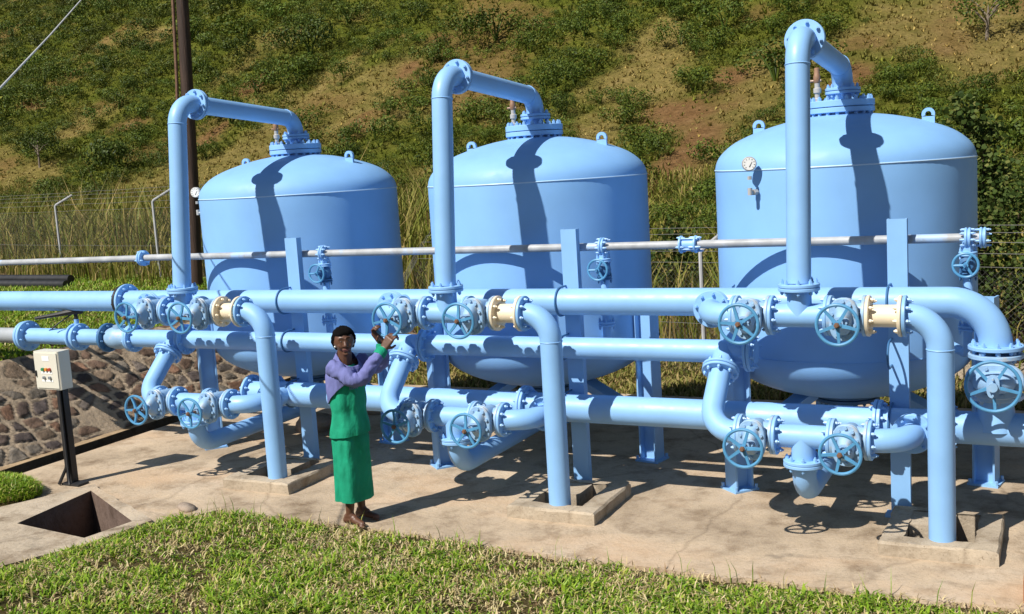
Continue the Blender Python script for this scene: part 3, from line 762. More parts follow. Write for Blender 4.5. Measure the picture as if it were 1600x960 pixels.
# ------------------------------------------------------------------ terrain
PA, PB = np.array((-25.0, 14.6)), np.array((3.34, 6.9))           # fence line
def fence_y(x): return PA[1]+(PB[1]-PA[1])*(x-PA[0])/(PB[0]-PA[0])
def H(x, y):
    x = np.asarray(x, float); y = np.asarray(y, float)
    z = .05*(fbm(x*.6, y*.6, 2)-.5)-.045
    # raised ground to the left of the bank
    left = sstep(-10.86, -10.97, x)
    low = sstep(-9.05, -9.15, x)*(1-left)*sstep(12.5, 11, y)
    slope = np.clip((-9.2-x)/1.7, 0, 1)*1.33
    z = z+np.where(y < 11, left*1.33, slope*sstep(40, 18, y)+(0))
    z = z-1.2*low
    # excavated under the slab and pits
    ins = sstep(-9.05, -8.95, x)*sstep(9.9, 9.8, x)*sstep(-.45, -.35, y)*sstep(6.3, 6.2, y)
    pitreg = sstep(-9.2, -9.0, x)*sstep(-5.95, -6.05, x)*sstep(-2.9, -2.8, y)*sstep(0, -.1, y)
    pitreg = np.maximum(pitreg, sstep(-6.2, -6.1, x)*sstep(-5.66, -5.72, x)*sstep(-2.0, -1.95, y)*sstep(-.2, -.3, y))
    z = z-1.2*np.clip(ins+pitreg, 0, 1)*(1-low)
    # foreground mound towards the photographer
    edge = np.interp(x, [-9, -6.6, -5.88, -5.52, -5.0, -2.6, -.14, 3.8, 10], [-4.8, -4.5, -2.95, -2.1, -.64, -.66, -.86, -.80, -.85])
    d = np.clip(edge-y, 0, 20); z = z+np.where(y < -.5, .03*sstep(0, .25, d)+.10*d+.05*(fbm(x*1.3, y*1.3, 6)-.5)*sstep(0, .6, d), 0)
    # hill beyond
    s = y-44-.05*x-7*(fbm(x/26, y/60, 31)-.5)
    hz = .52*(np.sqrt(s*s+90)+s)/2
    g = sstep(-5, 45, s)
    hz = hz+g*(9*(fbm(x/22+.35*vnoise(x/9, y/9, 41), y/48, 43, 4)-.5)+2.2*(fbm(x/6, y/7, 47, 3)-.5))
    far = sstep(20, 34, y)
    z = z+hz*sstep(14, 30, y)
    z = z+.25*(fbm(x/3, y/3, 51)-.5)*far
    return z
def grid(name, xs, ys, mat, attrs=None):
    gx, gy = np.meshgrid(xs, ys, indexing='ij'); gz = H(gx, gy)
    V = np.stack([gx, gy, gz], -1).reshape(-1, 3); ii = np.arange(gx.size).reshape(gx.shape)
    F = np.stack([ii[:-1, :-1], ii[1:, :-1], ii[1:, 1:], ii[:-1, 1:]], -1).reshape(-1, 4)
    at = attrs(gx, gy) if attrs else None
    return mk_np(name, V, [F], mat, None, (0, 0, 0), True, at)
def soil_mat():
    m, nt, b = new_mat('grass_soil')
    c = ramp(nt, noise_out(nt, 1.2, 7, .65), [(.3, (.06, .055, .02)), (.5, (.12, .095, .04)), (.7, (.21, .15, .08))])
    c = mix(nt, .9, c, ramp(nt, noise_out(nt, 26, 6, .75), [(.3, (.45, .45, .42)), (.65, (1.3, 1.25, 1.1))]), 'MULTIPLY')
    nt.links.new(c, b.inputs['Base Color']); b.inputs['Roughness'].default_value = .95; b.inputs['Specular IOR Level'].default_value = .1
    bump(nt, b, noise_out(nt, 20, 8, .75), 1.0, .06); return m
xs = np.unique(np.concatenate([np.linspace(-110, -14, 90), np.linspace(-14, 10.4, 220), np.linspace(10.4, 70, 50)]))
ys = np.unique(np.concatenate([np.linspace(-13, -4.6, 24), np.linspace(-4.6, 7, 130), np.linspace(7, 26, 50)]))
tag(grid('ground', xs, ys, soil_mat()), 'grassy ground around the paved pad', None, None, 'structure')

# hill patches placed on the slope
def hill_hit(u, v):
    d = ray(u, v); t = np.linspace(28, 260, 2400); P = CAM+t[:, None]*d; f = P[:, 2]-H(P[:, 0], P[:, 1])
    k = np.argmax(f < 0); return P[k] if f[k] < 0 else None
def patches(L):
    out = []
    for u, v, ru, rv in L:
        p = hill_hit(u, v)
        if p is None: continue
        q = hill_hit(u, v-rv); dd = np.linalg.norm(p-CAM)
        out.append((p[0], p[1], 1.25*ru*dd/FPX, max(1.0, 1.3*abs(q[1]-p[1])) if q is not None else 4.))
    return out
TAN = patches([(515, 130, 34, 52), (1000, 120, 60, 45), (925, 215, 50, 40), (185, 300, 30, 26), (150, 335, 26, 20), (1480, 30, 120, 34), (1580, 70, 90, 40), (1030, 60, 40, 28), (620, 300, 30, 50), (250, 60, 40, 20), (130, 190, 40, 26), (440, 60, 34, 16), (1390, 50, 60, 24), (960, 330, 60, 30), (1100, 250, 40, 60)])
RED = patches([(1060, 250, 36, 60), (1075, 180, 66, 26), (640, 110, 18, 16), (330, 215, 16, 20), (400, 130, 26, 12), (1140, 120, 30, 16), (560, 190, 16, 14), (410, 250, 10, 10), (60, 165, 30, 10), (690, 60, 20, 12), (1330, 120, 30, 20), (205, 195, 30, 14), (845, 40, 20, 8)])
def blob(x, y, L, seed):
    m = np.zeros(np.shape(x))
    for px, py, rx, ry in L:
        w = .55*(fbm(x/2.2, y/2.2, seed)-.5)*2
        d = np.hypot((x-px)/rx, (y-py)/ry); m = np.maximum(m, sstep(1.25, .45, d+w))
    return m
def masks(x, y):
    t = np.maximum(blob(x, y, TAN, 61), .85*sstep(.58, .69, fbm(x/9+.3, y/15, 63, 5))); r = np.maximum(blob(x, y, RED, 67), .55*sstep(.64, .72, fbm(x/5, y/8, 71, 5)))
    return t, r
def hattr(x, y):
    t, r = masks(x, y); return {'cover': np.stack([t, r, np.zeros_like(t), np.ones_like(t)], -1).reshape(-1, 4)}
def hill_mat():
    m, nt, b = new_mat('hill_cover'); a = nt.nodes.new('ShaderNodeAttribute'); a.attribute_name = 'cover'
    sep = nt.nodes.new('ShaderNodeSeparateColor'); nt.links.new(a.outputs['Color'], sep.inputs[0])
    green = ramp(nt, noise_out(nt, .5, 8, .7), [(.3, (.085, .112, .014)), (.5, (.15, .17, .024)), (.68, (.24, .215, .048))])
    tan = ramp(nt, noise_out(nt, 1.1, 8, .7), [(.3, (.20, .175, .045)), (.55, (.33, .255, .085)), (.75, (.43, .33, .14))])
    red = ramp(nt, noise_out(nt, 1.3, 8, .7), [(.3, (.21, .115, .045)), (.6, (.33, .19, .085)), (.8, (.40, .26, .13))])
    c = mix(nt, sep.outputs[0], green, tan); c = mix(nt, sep.outputs[1], c, red)
    c = mix(nt, .9, c, ramp(nt, noise_out(nt, 5, 8, .8), [(.32, (.45, .45, .42)), (.52, (1, 1, 1)), (.72, (1.35, 1.3, 1.2))]), 'MULTIPLY')
    nt.links.new(c, b.inputs['Base Color']); b.inputs['Roughness'].default_value = .95; b.inputs['Specular IOR Level'].default_value = .05
    bump(nt, b, noise_out(nt, 3.5, 9, .8), 1.0, .35); return m
tag(grid('hillside', np.linspace(-190, 110, 360), np.concatenate([np.linspace(26, 120, 200), np.linspace(121, 260, 80)]), hill_mat(), hattr), 'dry scrub covered hillside rising behind the fence', None, None, 'structure')

# ------------------------------------------------------------------ leaves and shrubs
def leaf_quads(C, size, rg, nrm=None, asp=.6):
    n = len(C); a = rg.normal(size=(n, 3))
    if nrm is not None:
        nn = nrm+rg.normal(size=(n, 3))*.38; nn /= np.linalg.norm(nn, axis=1)[:, None]; a -= nn*(a*nn).sum(1)[:, None]
    a /= np.linalg.norm(a, axis=1)[:, None]
    b = np.cross(nn, a) if nrm is not None else rg.normal(size=(n, 3)); b -= a*(a*b).sum(1)[:, None]; b /= np.linalg.norm(b, axis=1)[:, None]
    s = np.asarray(size).reshape(-1, 1)*np.ones((n, 1))
    V = np.stack([C-a*s, C+b*s*asp, C+a*s, C-b*s*asp], 1).reshape(-1, 3)
    return V, np.arange(4*n).reshape(n, 4)
def shrub_points(n, rg, lobes=6, h=.75):
    cs = rg.normal(size=(lobes, 3))*np.array((.36, .36, .16)); cs[:, 2] = np.abs(cs[:, 2])+h*.45
    rs = rg.uniform(.26, .46, lobes); k = rg.integers(0, lobes, n)
    d = rg.normal(size=(n, 3)); d /= np.linalg.norm(d, axis=1)[:, None]
    r = rs[k]*rg.uniform(.62, 1.06, n)**.6
    P = cs[k]+d*r[:, None]*np.array((1, 1, .8)); P[:, 2] = np.maximum(P[:, 2], .02); return P, d+np.array((0, 0, .25))
def leafmat(name, dark, mid, light, **kw): return island(name, [(0, dark), (.5, mid), (1, light)], .6, .25, **kw)
M['shrub'] = leafmat('shrub_leaf', (.032, .060, .007), (.070, .115, .012), (.145, .185, .024), objvar=1, trans=.10)
M['scrub'] = leafmat('scrub_leaf', (.032, .060, .007), (.070, .115, .012), (.145, .185, .024), tint='tint', trans=.10)
base_shrubs = []
for i in range(7):
    rg = np.random.default_rng(100+i); P, Nn = shrub_points(1000, rg, 5+i % 4)
    V, F = leaf_quads(P, rg.uniform(.022, .050, len(P)), rg, Nn); 
    st = MB()
    for j in range(4):
        q = rg.uniform(0, 6.3); st.tube([(0, 0, -.1), (.1*math.cos(q), .1*math.sin(q), .25), (.3*math.cos(q), .3*math.sin(q), .6)], [.03, .02, .008], 5)
    V = np.concatenate([V]); base_shrubs.append((V, F, st))
# candidates on the slope
cand = []
cx = rng.uniform(-170, 105, 84000); cy = rng.uniform(30, 150, 84000); cz = H(cx, cy)
rel = np.stack([cx, cy, cz], 1)-CAM; zc = rel@CF; uu = 800+FPX*(rel@CR)/zc; vv = 480-FPX*(rel@CU)/zc
ok = (uu > -300) & (uu < 2500) & (vv > -70) & (vv < 520)
cx, cy, cz, uu, vv = cx[ok], cy[ok], cz[ok], uu[ok], vv[ok]
t, r = masks(cx, cy); den = .45*fbm(cx/7, cy/10, 81, 4)+.55*fbm(cx/17+3, cy/26, 83, 3)
leftness = sstep(900, 150, uu)*.12+sstep(420, 100, uu)*sstep(240, 60, vv)*.24
keep = (den+leftness > .43+.20*t+.16*r+.14*rng.uniform(-1, 1, len(cx)))
keep &= rng.uniform(0, 1, len(cx)) < np.where(t+r > .7, .07, .95)
cx, cy, cz, t, uu_, vv_ = cx[keep], cy[keep], cz[keep], t[keep], uu[keep], vv[keep]
order = np.argsort(cy); 
# thin so that shrubs keep apart
size = (.38+1.35*rng.uniform(0, 1, len(cx))**1.9)*np.where(rng.uniform(0, 1, len(cx)) < .07, 1.8, 1.0)*np.interp(cy, [30, 60, 110], [.95, 1.25, 1.5])
from collections import defaultdict
cells = defaultdict(list); sel = []
for i in rng.permutation(len(cx)):
    key = (int(cx[i]//3), int(cy[i]//3)); good = True
    for a in (-1, 0, 1):
        for b in (-1, 0, 1):
            for j in cells[(key[0]+a, key[1]+b)]:
                if math.hypot(cx[i]-cx[j], cy[i]-cy[j]) < .46*(size[i]+size[j]): good = False; break
            if not good: break
        if not good: break
    if good: cells[key].append(i); sel.append(i)
sel = np.array(sel); app = size[sel]/np.hypot(cx[sel]-CAM[0], cy[sel]-CAM[1])
sel = sel[np.argsort(-app)]; seen = (uu_[sel] > -20) & (uu_[sel] < 1620) & (vv_[sel] > -10)
big = sel[seen][:290]; rest = np.concatenate([sel[seen][290:], sel[~seen]])[:8200]; print('shrubs', len(sel))
protos = []
for V, F, st in base_shrubs:
    n0 = len(V); V2 = np.concatenate([V, np.array(st.v)]) ; quads = [np.array([f for f in st.f if len(f) == 4])+n0]
    o = mk_np('shrub', V2, [F]+quads, M['shrub']); protos.append(o)
for n, i in enumerate(big):
    o = protos[n % 7] if n < 7 else protos[n % 7].copy()
    if n >= 7: COL.objects.link(o)
    o.location = Vector((cx[i], cy[i], cz[i]-.05))*U; s = size[i]; o.scale = (s*1.15, s*1.15, s*rng.uniform(.85, 1.25)); o.rotation_euler = (0, 0, rng.uniform(0, 6.28))
    tag(o, 'dark green leafy shrub growing among dry grass on the hillside', 'shrub', 'shrubs on the hillside')
VV = []; FF = []; TT = []; off = 0
for i in rest:
    V, F, _ = base_shrubs[rng.integers(0, 7)]; m = 330 if size[i] < 1.3 else 560
    q = rng.uniform(0, 6.28); c, s = math.cos(q), math.sin(q); S = size[i]
    st = rng.integers(0, 1000-m); v = V[st*4:(st+m)*4]*np.array((S*1.1, S*1.1, S*rng.uniform(.85, 1.35))); 
    ctr = v.reshape(-1, 4, 3).mean(1, keepdims=True); v = (ctr+(v.reshape(-1, 4, 3)-ctr)*1.3).reshape(-1, 3)
    w = np.stack([v[:, 0]*c-v[:, 1]*s+cx[i], v[:, 0]*s+v[:, 1]*c+cy[i], v[:, 2]+cz[i]-.05], 1)
    VV.append(w); FF.append(np.arange(4*m).reshape(m, 4)+off); off += 4*m
    k = rng.uniform(.6, 1.25); g = rng.uniform(.9, 1.35); TT.append(np.tile((k*g, k, k*.9, 1), (4*m, 1)))
tag(mk_np('hill_scrub', np.concatenate(VV), [np.concatenate(FF)], M['scrub'], attr={'tint': np.concatenate(TT)}), 'low green scrub covering the hillside', None, None, 'stuff')

# small grass tufts over the whole slope
tx_ = rng.uniform(-150, 95, 220000); ty_ = 28+95*rng.uniform(0, 1, 220000)**1.25; tz_ = H(tx_, ty_); rel = np.stack([tx_, ty_, tz_], 1)-CAM; zc = rel@CF; u_ = 800+FPX*(rel@CR)/zc; v_ = 480-FPX*(rel@CU)/zc
ok = (u_ > -250) & (u_ < 2300) & (v_ > -40); tx_, ty_, tz_ = tx_[ok], ty_[ok], tz_[ok]; t_, r_m = masks(tx_, ty_); ok = rng.uniform(0, 1, len(tx_)) < 1-.75*r_m; tx_, ty_, tz_, t_ = tx_[ok], ty_[ok], tz_[ok], t_[ok]
n = len(tx_); print('tufts', n); K = 4; base = np.repeat(np.stack([tx_, ty_, tz_-.03], 1), K, 0); q = rng.uniform(0, 6.283, n*K); hh = np.repeat((.10+.42*rng.uniform(0, 1, n)**2)*np.interp(ty_, [30, 100], [.8, 1.2])*(1-.35*t_), K)*rng.uniform(.6, 1.1, n*K)
d = np.stack([np.cos(q), np.sin(q), 0*q], 1); sd = np.stack([-np.sin(q), np.cos(q), 0*q], 1); ww = .05+.07*hh
V = np.stack([base-sd*ww[:, None], base+sd*ww[:, None], base+d*(hh*.8)[:, None]+np.array((0, 0, 1))*hh[:, None]], 1).reshape(-1, 3)
tt = np.repeat(t_, K); g = np.repeat(rng.uniform(.65, 1.25, n), K); colr = (np.array((.155, .18, .026))*(1-tt[:, None])+np.array((.34, .265, .09))*tt[:, None])*g[:, None]; colr = np.repeat(np.concatenate([colr, np.ones((n*K, 1))], 1), 3, 0)
M['tuft'] = island('hill_grass', [(0, (.7, .75, .6)), (.6, (1, 1, 1)), (1, (1.25, 1.1, .9))], .7, .15, tint='tint', trans=.15)
tag(mk_np('hill_grass', V, [np.arange(3*n*K).reshape(-1, 3)], M['tuft'], attr={'tint': colr}), 'tufts of dry and green grass over the hillside', None, None, 'stuff')

# ------------------------------------------------------------------ grass
def blades(pos, h, w, rg, lean=.5, curl=.5):
    n = len(pos); q = rg.uniform(0, 2*math.pi, n); d = np.stack([np.cos(q), np.sin(q), 0*q], 1); sd = np.stack([-np.sin(q), np.cos(q), 0*q], 1)
    tw = rg.uniform(-.8, .8, n)[:, None]; sd = sd*np.cos(tw)+d*np.sin(tw)
    L = np.abs(rg.normal(lean, lean*.55, n))[:, None]; h = h[:, None]; w = w[:, None]; up = np.array((0, 0, 1.))
    m = pos+up*h*.55*np.cos(L*.6)+d*h*.55*np.sin(L*.6)
    L2 = L+curl; e = m+up*h*.5*np.cos(L2)+d*h*.5*np.sin(L2)
    V = np.stack([pos-sd*w, pos+sd*w, m-sd*w*.85, m+sd*w*.85, e], 1).reshape(-1, 3); b = np.arange(n)*5
    return V, [np.stack([b, b+1, b+3, b+2], 1), np.stack([b+2, b+3, b+4], 1)]
G1 = [(0, (.075, .15, .008)), (.3, (.16, .29, .014)), (.6, (.25, .40, .026)), (.82, (.37, .46, .05)), (.92, (.48, .42, .13)), (1, (.55, .45, .20))]
M['grass'] = island('grass_blade', G1, .5, .35, trans=.25)
M['drygrass'] = island('dry_grass_blade', [(0, (.09, .12, .018)), (.3, (.17, .18, .035)), (.55, (.28, .24, .07)), (.8, (.40, .31, .13)), (1, (.26, .17, .07))], .6, .2, trans=.2)
M['tallgrass'] = island('tall_grass_blade', [(0, (.09, .12, .014)), (.4, (.16, .18, .024)), (.7, (.25, .22, .05)), (.9, (.38, .29, .11)), (1, (.22, .14, .05))], .6, .2, trans=.2)
def edge_y(x): return np.interp(x, [-9.2, -6.6, -5.88, -5.52, -5.0, -2.6, -.14, 3.8, 10], [-4.8, -4.5, -2.95, -2.1, -.64, -.66, -.86, -.80, -.85])
rg = np.random.default_rng(55)
n = 33000; x = rg.uniform(-7.4, 6.2, n); y = rg.uniform(-6.2, -.55, n)
ragged = .22*(fbm(x*2.9, x*0+2, 91, 5)-.5)*2+.06*(vnoise(x*14, x*0, 92)-.5)
rel = np.stack([x, y, H(x, y)], 1)-CAM; zc = rel@CF; u = 800+FPX*(rel@CR)/zc; v = 480-FPX*(rel@CU)/zc
ed = edge_y(x)+ragged-.02-y
den = fbm(x*1.5, y*1.5, 93, 4); bare = sstep(.40, .54, den)
rightbare = np.interp(x, [-1, 1.0, 3.8], [0, .16, .26])
ok = (ed > 0) & (u > -80) & (u < 1680) & (v < 1060) & (rg.uniform(0, 1, n) < (.25+.75*bare)*sstep(-.02, .22, ed-rightbare*rg.uniform(0, 1, n)))
x, y = x[ok], y[ok]; n = len(x); ch = rg.uniform(.55, 1.35, n)*(.3+1.4*fbm(x*2.2, y*2.2, 95, 3)); dead = rg.uniform(0, 1, n) < .17+.70*sstep(.56, .43, fbm(x*1.7+7, y*1.7, 96, 3))
K = 8; xx = np.repeat(x, K)+rg.normal(0, .034, n*K); yy_ = np.repeat(y, K)+rg.normal(0, .034, n*K); hh = rg.uniform(.05, .125, n*K)*np.repeat(ch, K)
pos = np.stack([xx, yy_, H(xx, yy_)-.012], 1); dd_ = np.repeat(dead, K) & (rg.uniform(0, 1, n*K) < .75)
print('foreground blades', len(pos))
V, F = blades(pos[~dd_], hh[~dd_], rg.uniform(.006, .0125, (~dd_).sum()), rg, .8, .7)
tag(mk_np('lawn', V, F, M['grass']), 'coarse green grass in the foreground', None, None, 'stuff')
V, F = blades(pos[dd_], hh[dd_]*.8, rg.uniform(.005, .0105, dd_.sum()), rg, .95, .7)
M['straw'] = island('straw', [(0, (.36, .28, .12)), (.35, (.54, .44, .22)), (.7, (.66, .56, .32)), (1, (.24, .14, .07))], .6, .3, trans=.15)
tag(mk_np('dead_grass', V, F, M['straw']), 'straw coloured grass mixed through the lawn', None, None, 'stuff')
# a few tall thin stalks along the edge
xk = rg.uniform(-5, 3.8, 46); yk = edge_y(xk)-rg.uniform(-.03, .5, 46); V, F = blades(np.stack([xk, yk, H(xk, yk)], 1), rg.uniform(.18, .36, 46), rg.uniform(.003, .005, 46), rg, .25, .3)
tag(mk_np('grass_stalks', V, F, M['grass']), 'thin upright grass stalks at the edge of the paving', None, None, 'stuff')
# flat straw litter
n = 9000; x = rg.uniform(-6.4, 5.5, n); y = edge_y(x)+.03-rg.uniform(0, 1, n)**1.3*3.2; pos = np.stack([x, y, H(x, y)+.015], 1)
V, F = blades(pos, rg.uniform(.04, .13, n), rg.uniform(.004, .008, n), rg, 1.35, .25)
tag(mk_np('dead_grass', V, F, M['straw']), 'dead straw lying between the grass', None, None, 'stuff')
# grass patch left of the pit
n = 16000; q = rg.uniform(0, 6.28, n); rr_ = np.sqrt(rg.uniform(0, 1, n)); x = -8.55+.72*rr_*np.cos(q)*(1+.1*np.sin(3*q)); y = -1.08+.55*rr_*np.sin(q)
zz = .16*np.sqrt(np.clip(1-rr_**2, 0, 1)); pos = np.stack([x, y, zz], 1)
V, F = blades(pos, rg.uniform(.06, .14, n), rg.uniform(.006, .011, n), rg, .7, .6)
gp = thing('grass_patch', (-8.55, -1.08, 0))
sm = MB(); sm.sph((-8.55, -1.08, -.0), (.70, .53, .15), 24, 10); mk('soil', sm, soil_mat(), gp)
o = mk_np('blades', V, F, M['grass'], gp, (-8.55, -1.08, 0)); o['kind'] = 'stuff'
tag(gp, 'rounded patch of grass on the concrete beside the drain', 'grass')
# raised lawn behind the bank, and the meadow behind the tanks
def meadow(name, n, x0, x1, y0, y1, h, w, mat, label, cond=None, lean=.7):
    x = rg.uniform(x0, x1, n); y = rg.uniform(y0, y1, n); rel = np.stack([x, y, H(x, y)], 1)-CAM; zc = rel@CF; u = 800+FPX*(rel@CR)/zc
    ok = (u > -200) & (u < 2200)
    if cond is not None: ok &= cond(x, y)
    x, y = x[ok], y[ok]; pos = np.stack([x, y, H(x, y)-.02], 1); c = fbm(x*.9, y*.9, 97, 4)
    hh = rg.uniform(*h, len(x))*(.4+1.2*c); V, F = blades(pos, hh, rg.uniform(*w, len(x)), rg, lean, .5)
    return tag(mk_np(name, V, F, mat), label, None, None, 'stuff')
meadow('lawn', 60000, -24, -10.85, -2, 14, (.07, .18), (.010, .018), M['grass'], 'short green grass on top of the stone bank', lambda x, y: (y < fence_y(x)+.5))
meadow('meadow', 75000, -13, 9, 5.9, 15.5, (.08, .24), (.010, .020), M['drygrass'], 'yellowing meadow behind the tanks', lambda x, y: ((x > -9.0) | (y > 11.5)) & ((y > 6.38)) & (y < fence_y(x)+3))
meadow('tall_grass', 54000, -56, 18, 4, 31, (1.0, 2.3), (.012, .024), M['tallgrass'], 'tall dry grass and reeds beyond the fence', lambda x, y: (y > fence_y(x)+.4+1.2*vnoise(x*.4, x*0, 5)) & (y < fence_y(x)+11) & ((x < -7) | (rg.uniform(0, 1, len(x)) < .55)), .28)
meadow('tall_grass', 15000, -36, -16.5, 9, 24, (.45, 1.25), (.010, .020), M['tallgrass'], 'tall grass standing in front of the fence at the left', lambda x, y: (y > fence_y(x)-1.8) & (y < fence_y(x)+.4) & (rg.uniform(0, 1, len(x)) < sstep(-1.9, -.6, y-fence_y(x))*(.35+.65*sstep(.4, .55, fbm(x*.5, y*.5, 99)))), .3)
meadow('tall_grass', 26000, -60, -9, 9, 32, (1.3, 3.0), (.016, .030), M['tallgrass'], 'taller reeds beyond the fence at the left', lambda x, y: (y > fence_y(x)+1.5) & (y < fence_y(x)+12) & (fbm(x*.35, y*.35, 98) > .45), .22)
meadow('dry_meadow', 80000, -85, 34, 20, 46, (.35, .9), (.02, .04), M['tallgrass'], 'dry grass at the foot of the hill', None, .45)

# ------------------------------------------------------------------ fence
D2 = (PB-PA)/np.linalg.norm(PB-PA); NRM = np.array((-D2[1], D2[0])); NRM = NRM if NRM[1] > 0 else -NRM
fe = thing('chain_link_fence', (PA[0], PA[1], 0))
sts = [-1.0, .0, 6.05, 12.1, 18.2, 23.6, 33.5]
def fp(s, z): p = PA+D2*s; return np.array((p[0], p[1], z))
def gz(s): p = PA+D2*s; return float(H(p[0], p[1]))
FH = 2.25
for s in (-6.0, 0.0, 6.05, 12.3, 18.4, 24.3, 31.25, 37):
    b = fp(s, gz(s)); mb = MB(); tp = b+np.array((0, 0, FH)); dirv = np.array((NRM[0]+.35, NRM[1], .62)); dirv /= np.linalg.norm(dirv)
    mb.tube([b-(0, 0, .3), tp-(0, 0, .03), tp+dirv*.03, tp+dirv*.62], .038, 8)
    mk('fence_post', mb, M['fencepost'], fe)
# diamond mesh
VV = []; FF = []; r_ = .001; step = .09
def wire_seg(a, b, r=r_):
    global VV, FF
    a = np.array(a); b = np.array(b); x, y, _ = frame_of(b-a); o = len(VV)
    for p in (a, b):
        for k in range(3): VV.append(p+r*(math.cos(2.094*k)*x+math.sin(2.094*k)*y))
    for k in range(3): l = (k+1) % 3; FF.append((o+k, o+l, o+3+l, o+3+k))
s0, s1 = -6.0, 37.0; hm = 1.95
for k in range(int((s1-s0+hm)/step)+1):
    for sg in (1, -1):
        a = s0-hm+k*step if sg > 0 else s0+k*step; pa, pb = (a, 0.), (a+sg*hm*1.0, hm)
        lo, hi = (pa, pb) if pa[0] < pb[0] else (pb, pa)
        if hi[0] <= s0 or lo[0] >= s1: continue
        n = 3
        for j in range(n):
            t0, t1 = j/n, (j+1)/n; u0 = pa[0]+(pb[0]-pa[0])*t0; u1 = pa[0]+(pb[0]-pa[0])*t1
            if min(u0, u1) < s0 or max(u0, u1) > s1: continue
            wire_seg(fp(u0, gz(u0)+.05+hm*t0), fp(u1, gz(u1)+.05+hm*t1))
o = mk_np('wire_mesh', np.array(VV), [np.array(FF)], M['wire'], fe, fe['_org']) 
VV = []; FF = []
for z, offn in ((.95, 0), (2.05, 0), (FH, .0), (FH+.15, .16), (FH+.28, .32), (FH+.38, .46)):
    S = np.linspace(s0, s1, 44)
    for a, b in zip(S[:-1], S[1:]):
        wire_seg(fp(a, gz(a)+z)+np.array((*NRM, 0))*offn, fp(b, gz(b)+z)+np.array((*NRM, 0))*offn, .005)
mk_np('barbed_wire', np.array(VV), [np.array(FF)], M['wire'], fe, fe['_org'])
tag(fe, 'wire mesh fence with angled barbed wire tops behind the tanks', 'fence')

# ------------------------------------------------------------------ pole and cable
bx_ = np.array((-16.15, 11.0)); 
up = thing('utility_pole', (-15.98, 11, 1.0))
mk('pole', MB().tube([(-15.98, 11, .6), (-15.72, 11, 4.0), (-15.45, 11, 8.5), (-15.35, 11, 10.5)], [.165, .16, .15, .14], 16), M['wood'], up)
mk('conduit', MB().tube([(-15.94, 10.80, 4.3), (-15.73, 10.82, 6.5), (-15.62, 10.85, 8.5), (-15.53, 10.86, 10.2)], .04, 8), M['rust'], up)
mk('cross_arm', MB().box((-15.9, 10.7, 9.95), (-14.8, 10.85, 10.1)), M['wood'], up)
tag(up, 'dark wooden utility pole rising behind the left tank', 'pole')
a = CAM+ray(0, 138)*13.0; b = CAM+ray(127, 0)*21.0; c = b+(b-a)*.35; d = a-(b-a)*.8
mb = MB().tube([d, a, (a+b)/2-np.array((0, 0, .02)), b, c, np.array((-15.4, 10.8, 10.0))], .0125, 8)
tag(mk('cable', mb, M['cable'], None, tuple(c)), 'pale overhead cable crossing the upper left corner', 'cable')

# ------------------------------------------------------------------ leafy tree at the right
def big_leaf(C, size, rg):
    n = len(C); a = rg.normal(size=(n, 3))*np.array((1, 1, .5)); a[:, 2] -= .35; a /= np.linalg.norm(a, axis=1)[:, None]
    nrm = rg.normal(size=(n, 3))+np.array((-.25, -.6, .7)); nrm -= a*(a*nrm).sum(1)[:, None]; nrm /= np.linalg.norm(nrm, axis=1)[:, None]
    b = np.cross(nrm, a); s = size[:, None]; V = []
    for ta, tb in ((-.9, 0), (-.55, .62), (.1, .72), (1.0, 0), (.1, -.72), (-.55, -.62)): V.append(C+a*s*ta+b*s*tb-nrm*s*.12*abs(tb))
    return np.stack(V, 1).reshape(-1, 3), np.arange(6*n).reshape(n, 6)
M['bigleaf'] = island('broad_leaf', [(0, (.026, .05, .010)), (.5, (.055, .088, .018)), (.85, (.095, .125, .03)), (1, (.19, .19, .055))], .65, .15, trans=.2)
def leafy(name, base, pts_, n, sz, seed, label, cat):
    rg = np.random.default_rng(seed); t = thing(name, base); base = np.array(base); st = MB(); C = []
    for (dx, dy, dz, rad, cnt) in pts_:
        tip = base+np.array((dx, dy, dz)); mid = base+np.array((dx*.4, dy*.4, dz*.55))
        st.tube([base-np.array((0, 0, .1)), mid, tip], [.05, .032, .012], 7)
        d = rg.normal(size=(cnt, 3)); d /= np.linalg.norm(d, axis=1)[:, None]
        C.append(tip+d*rad*rg.uniform(.25, 1.1, cnt)[:, None])
    mk('trunk', st, M['wood'], t); C = np.concatenate(C); C = C[C[:, 2] > base[2]+.05]
    V, F = big_leaf(C, rg.uniform(*sz, len(C)), rg); mk_np('foliage', V, [F], M['bigleaf'], t, tuple(base))
    return tag(t, label, cat)
def gpt(u, v, Y): d = ray(u, v); return CAM+d*((Y-CAM[1])/d[1])
p = gpt(1525, 300, 9.5)
bs = (p[0]+.1, 9.6, float(H(p[0], 9.6)))
leafy('leafy_tree', bs, [(-.30, 0, 4.35, .36, 270), (.0, .1, 4.0, .4, 270), (-.25, .1, 3.6, .42, 330), (.22, .1, 3.35, .38, 240), (-.1, 0, 3.0, .42, 300), (.35, 0, 2.9, .34, 150), (.05, 0, 2.5, .45, 240)], 0, (.035, .065), 5, 'tall leafy sapling rising over the right shoulder of the right tank', 'tree')
p = gpt(1570, 400, 8.6)
bs = (p[0], 8.9, float(H(p[0], 8.9)))
leafy('leafy_shrub', bs, [(-.5, 0, 2.5, .5, 510), (.2, .2, 2.75, .55, 600), (-.2, -.1, 1.9, .6, 660), (.6, .1, 2.1, .6, 660), (1.1, .2, 2.7, .6, 600), (-.5, .1, 1.4, .5, 420), (.3, 0, 1.3, .6, 600), (1.2, .1, 1.5, .7, 660), (0, .3, .7, .6, 360), (.9, .3, .7, .6, 360)], 0, (.028, .058), 6, 'broad leaved green shrub climbing the fence at the right edge', 'shrub')
p = gpt(1045, 315, 16)
bs = (p[0], 16, float(H(p[0], 16)))
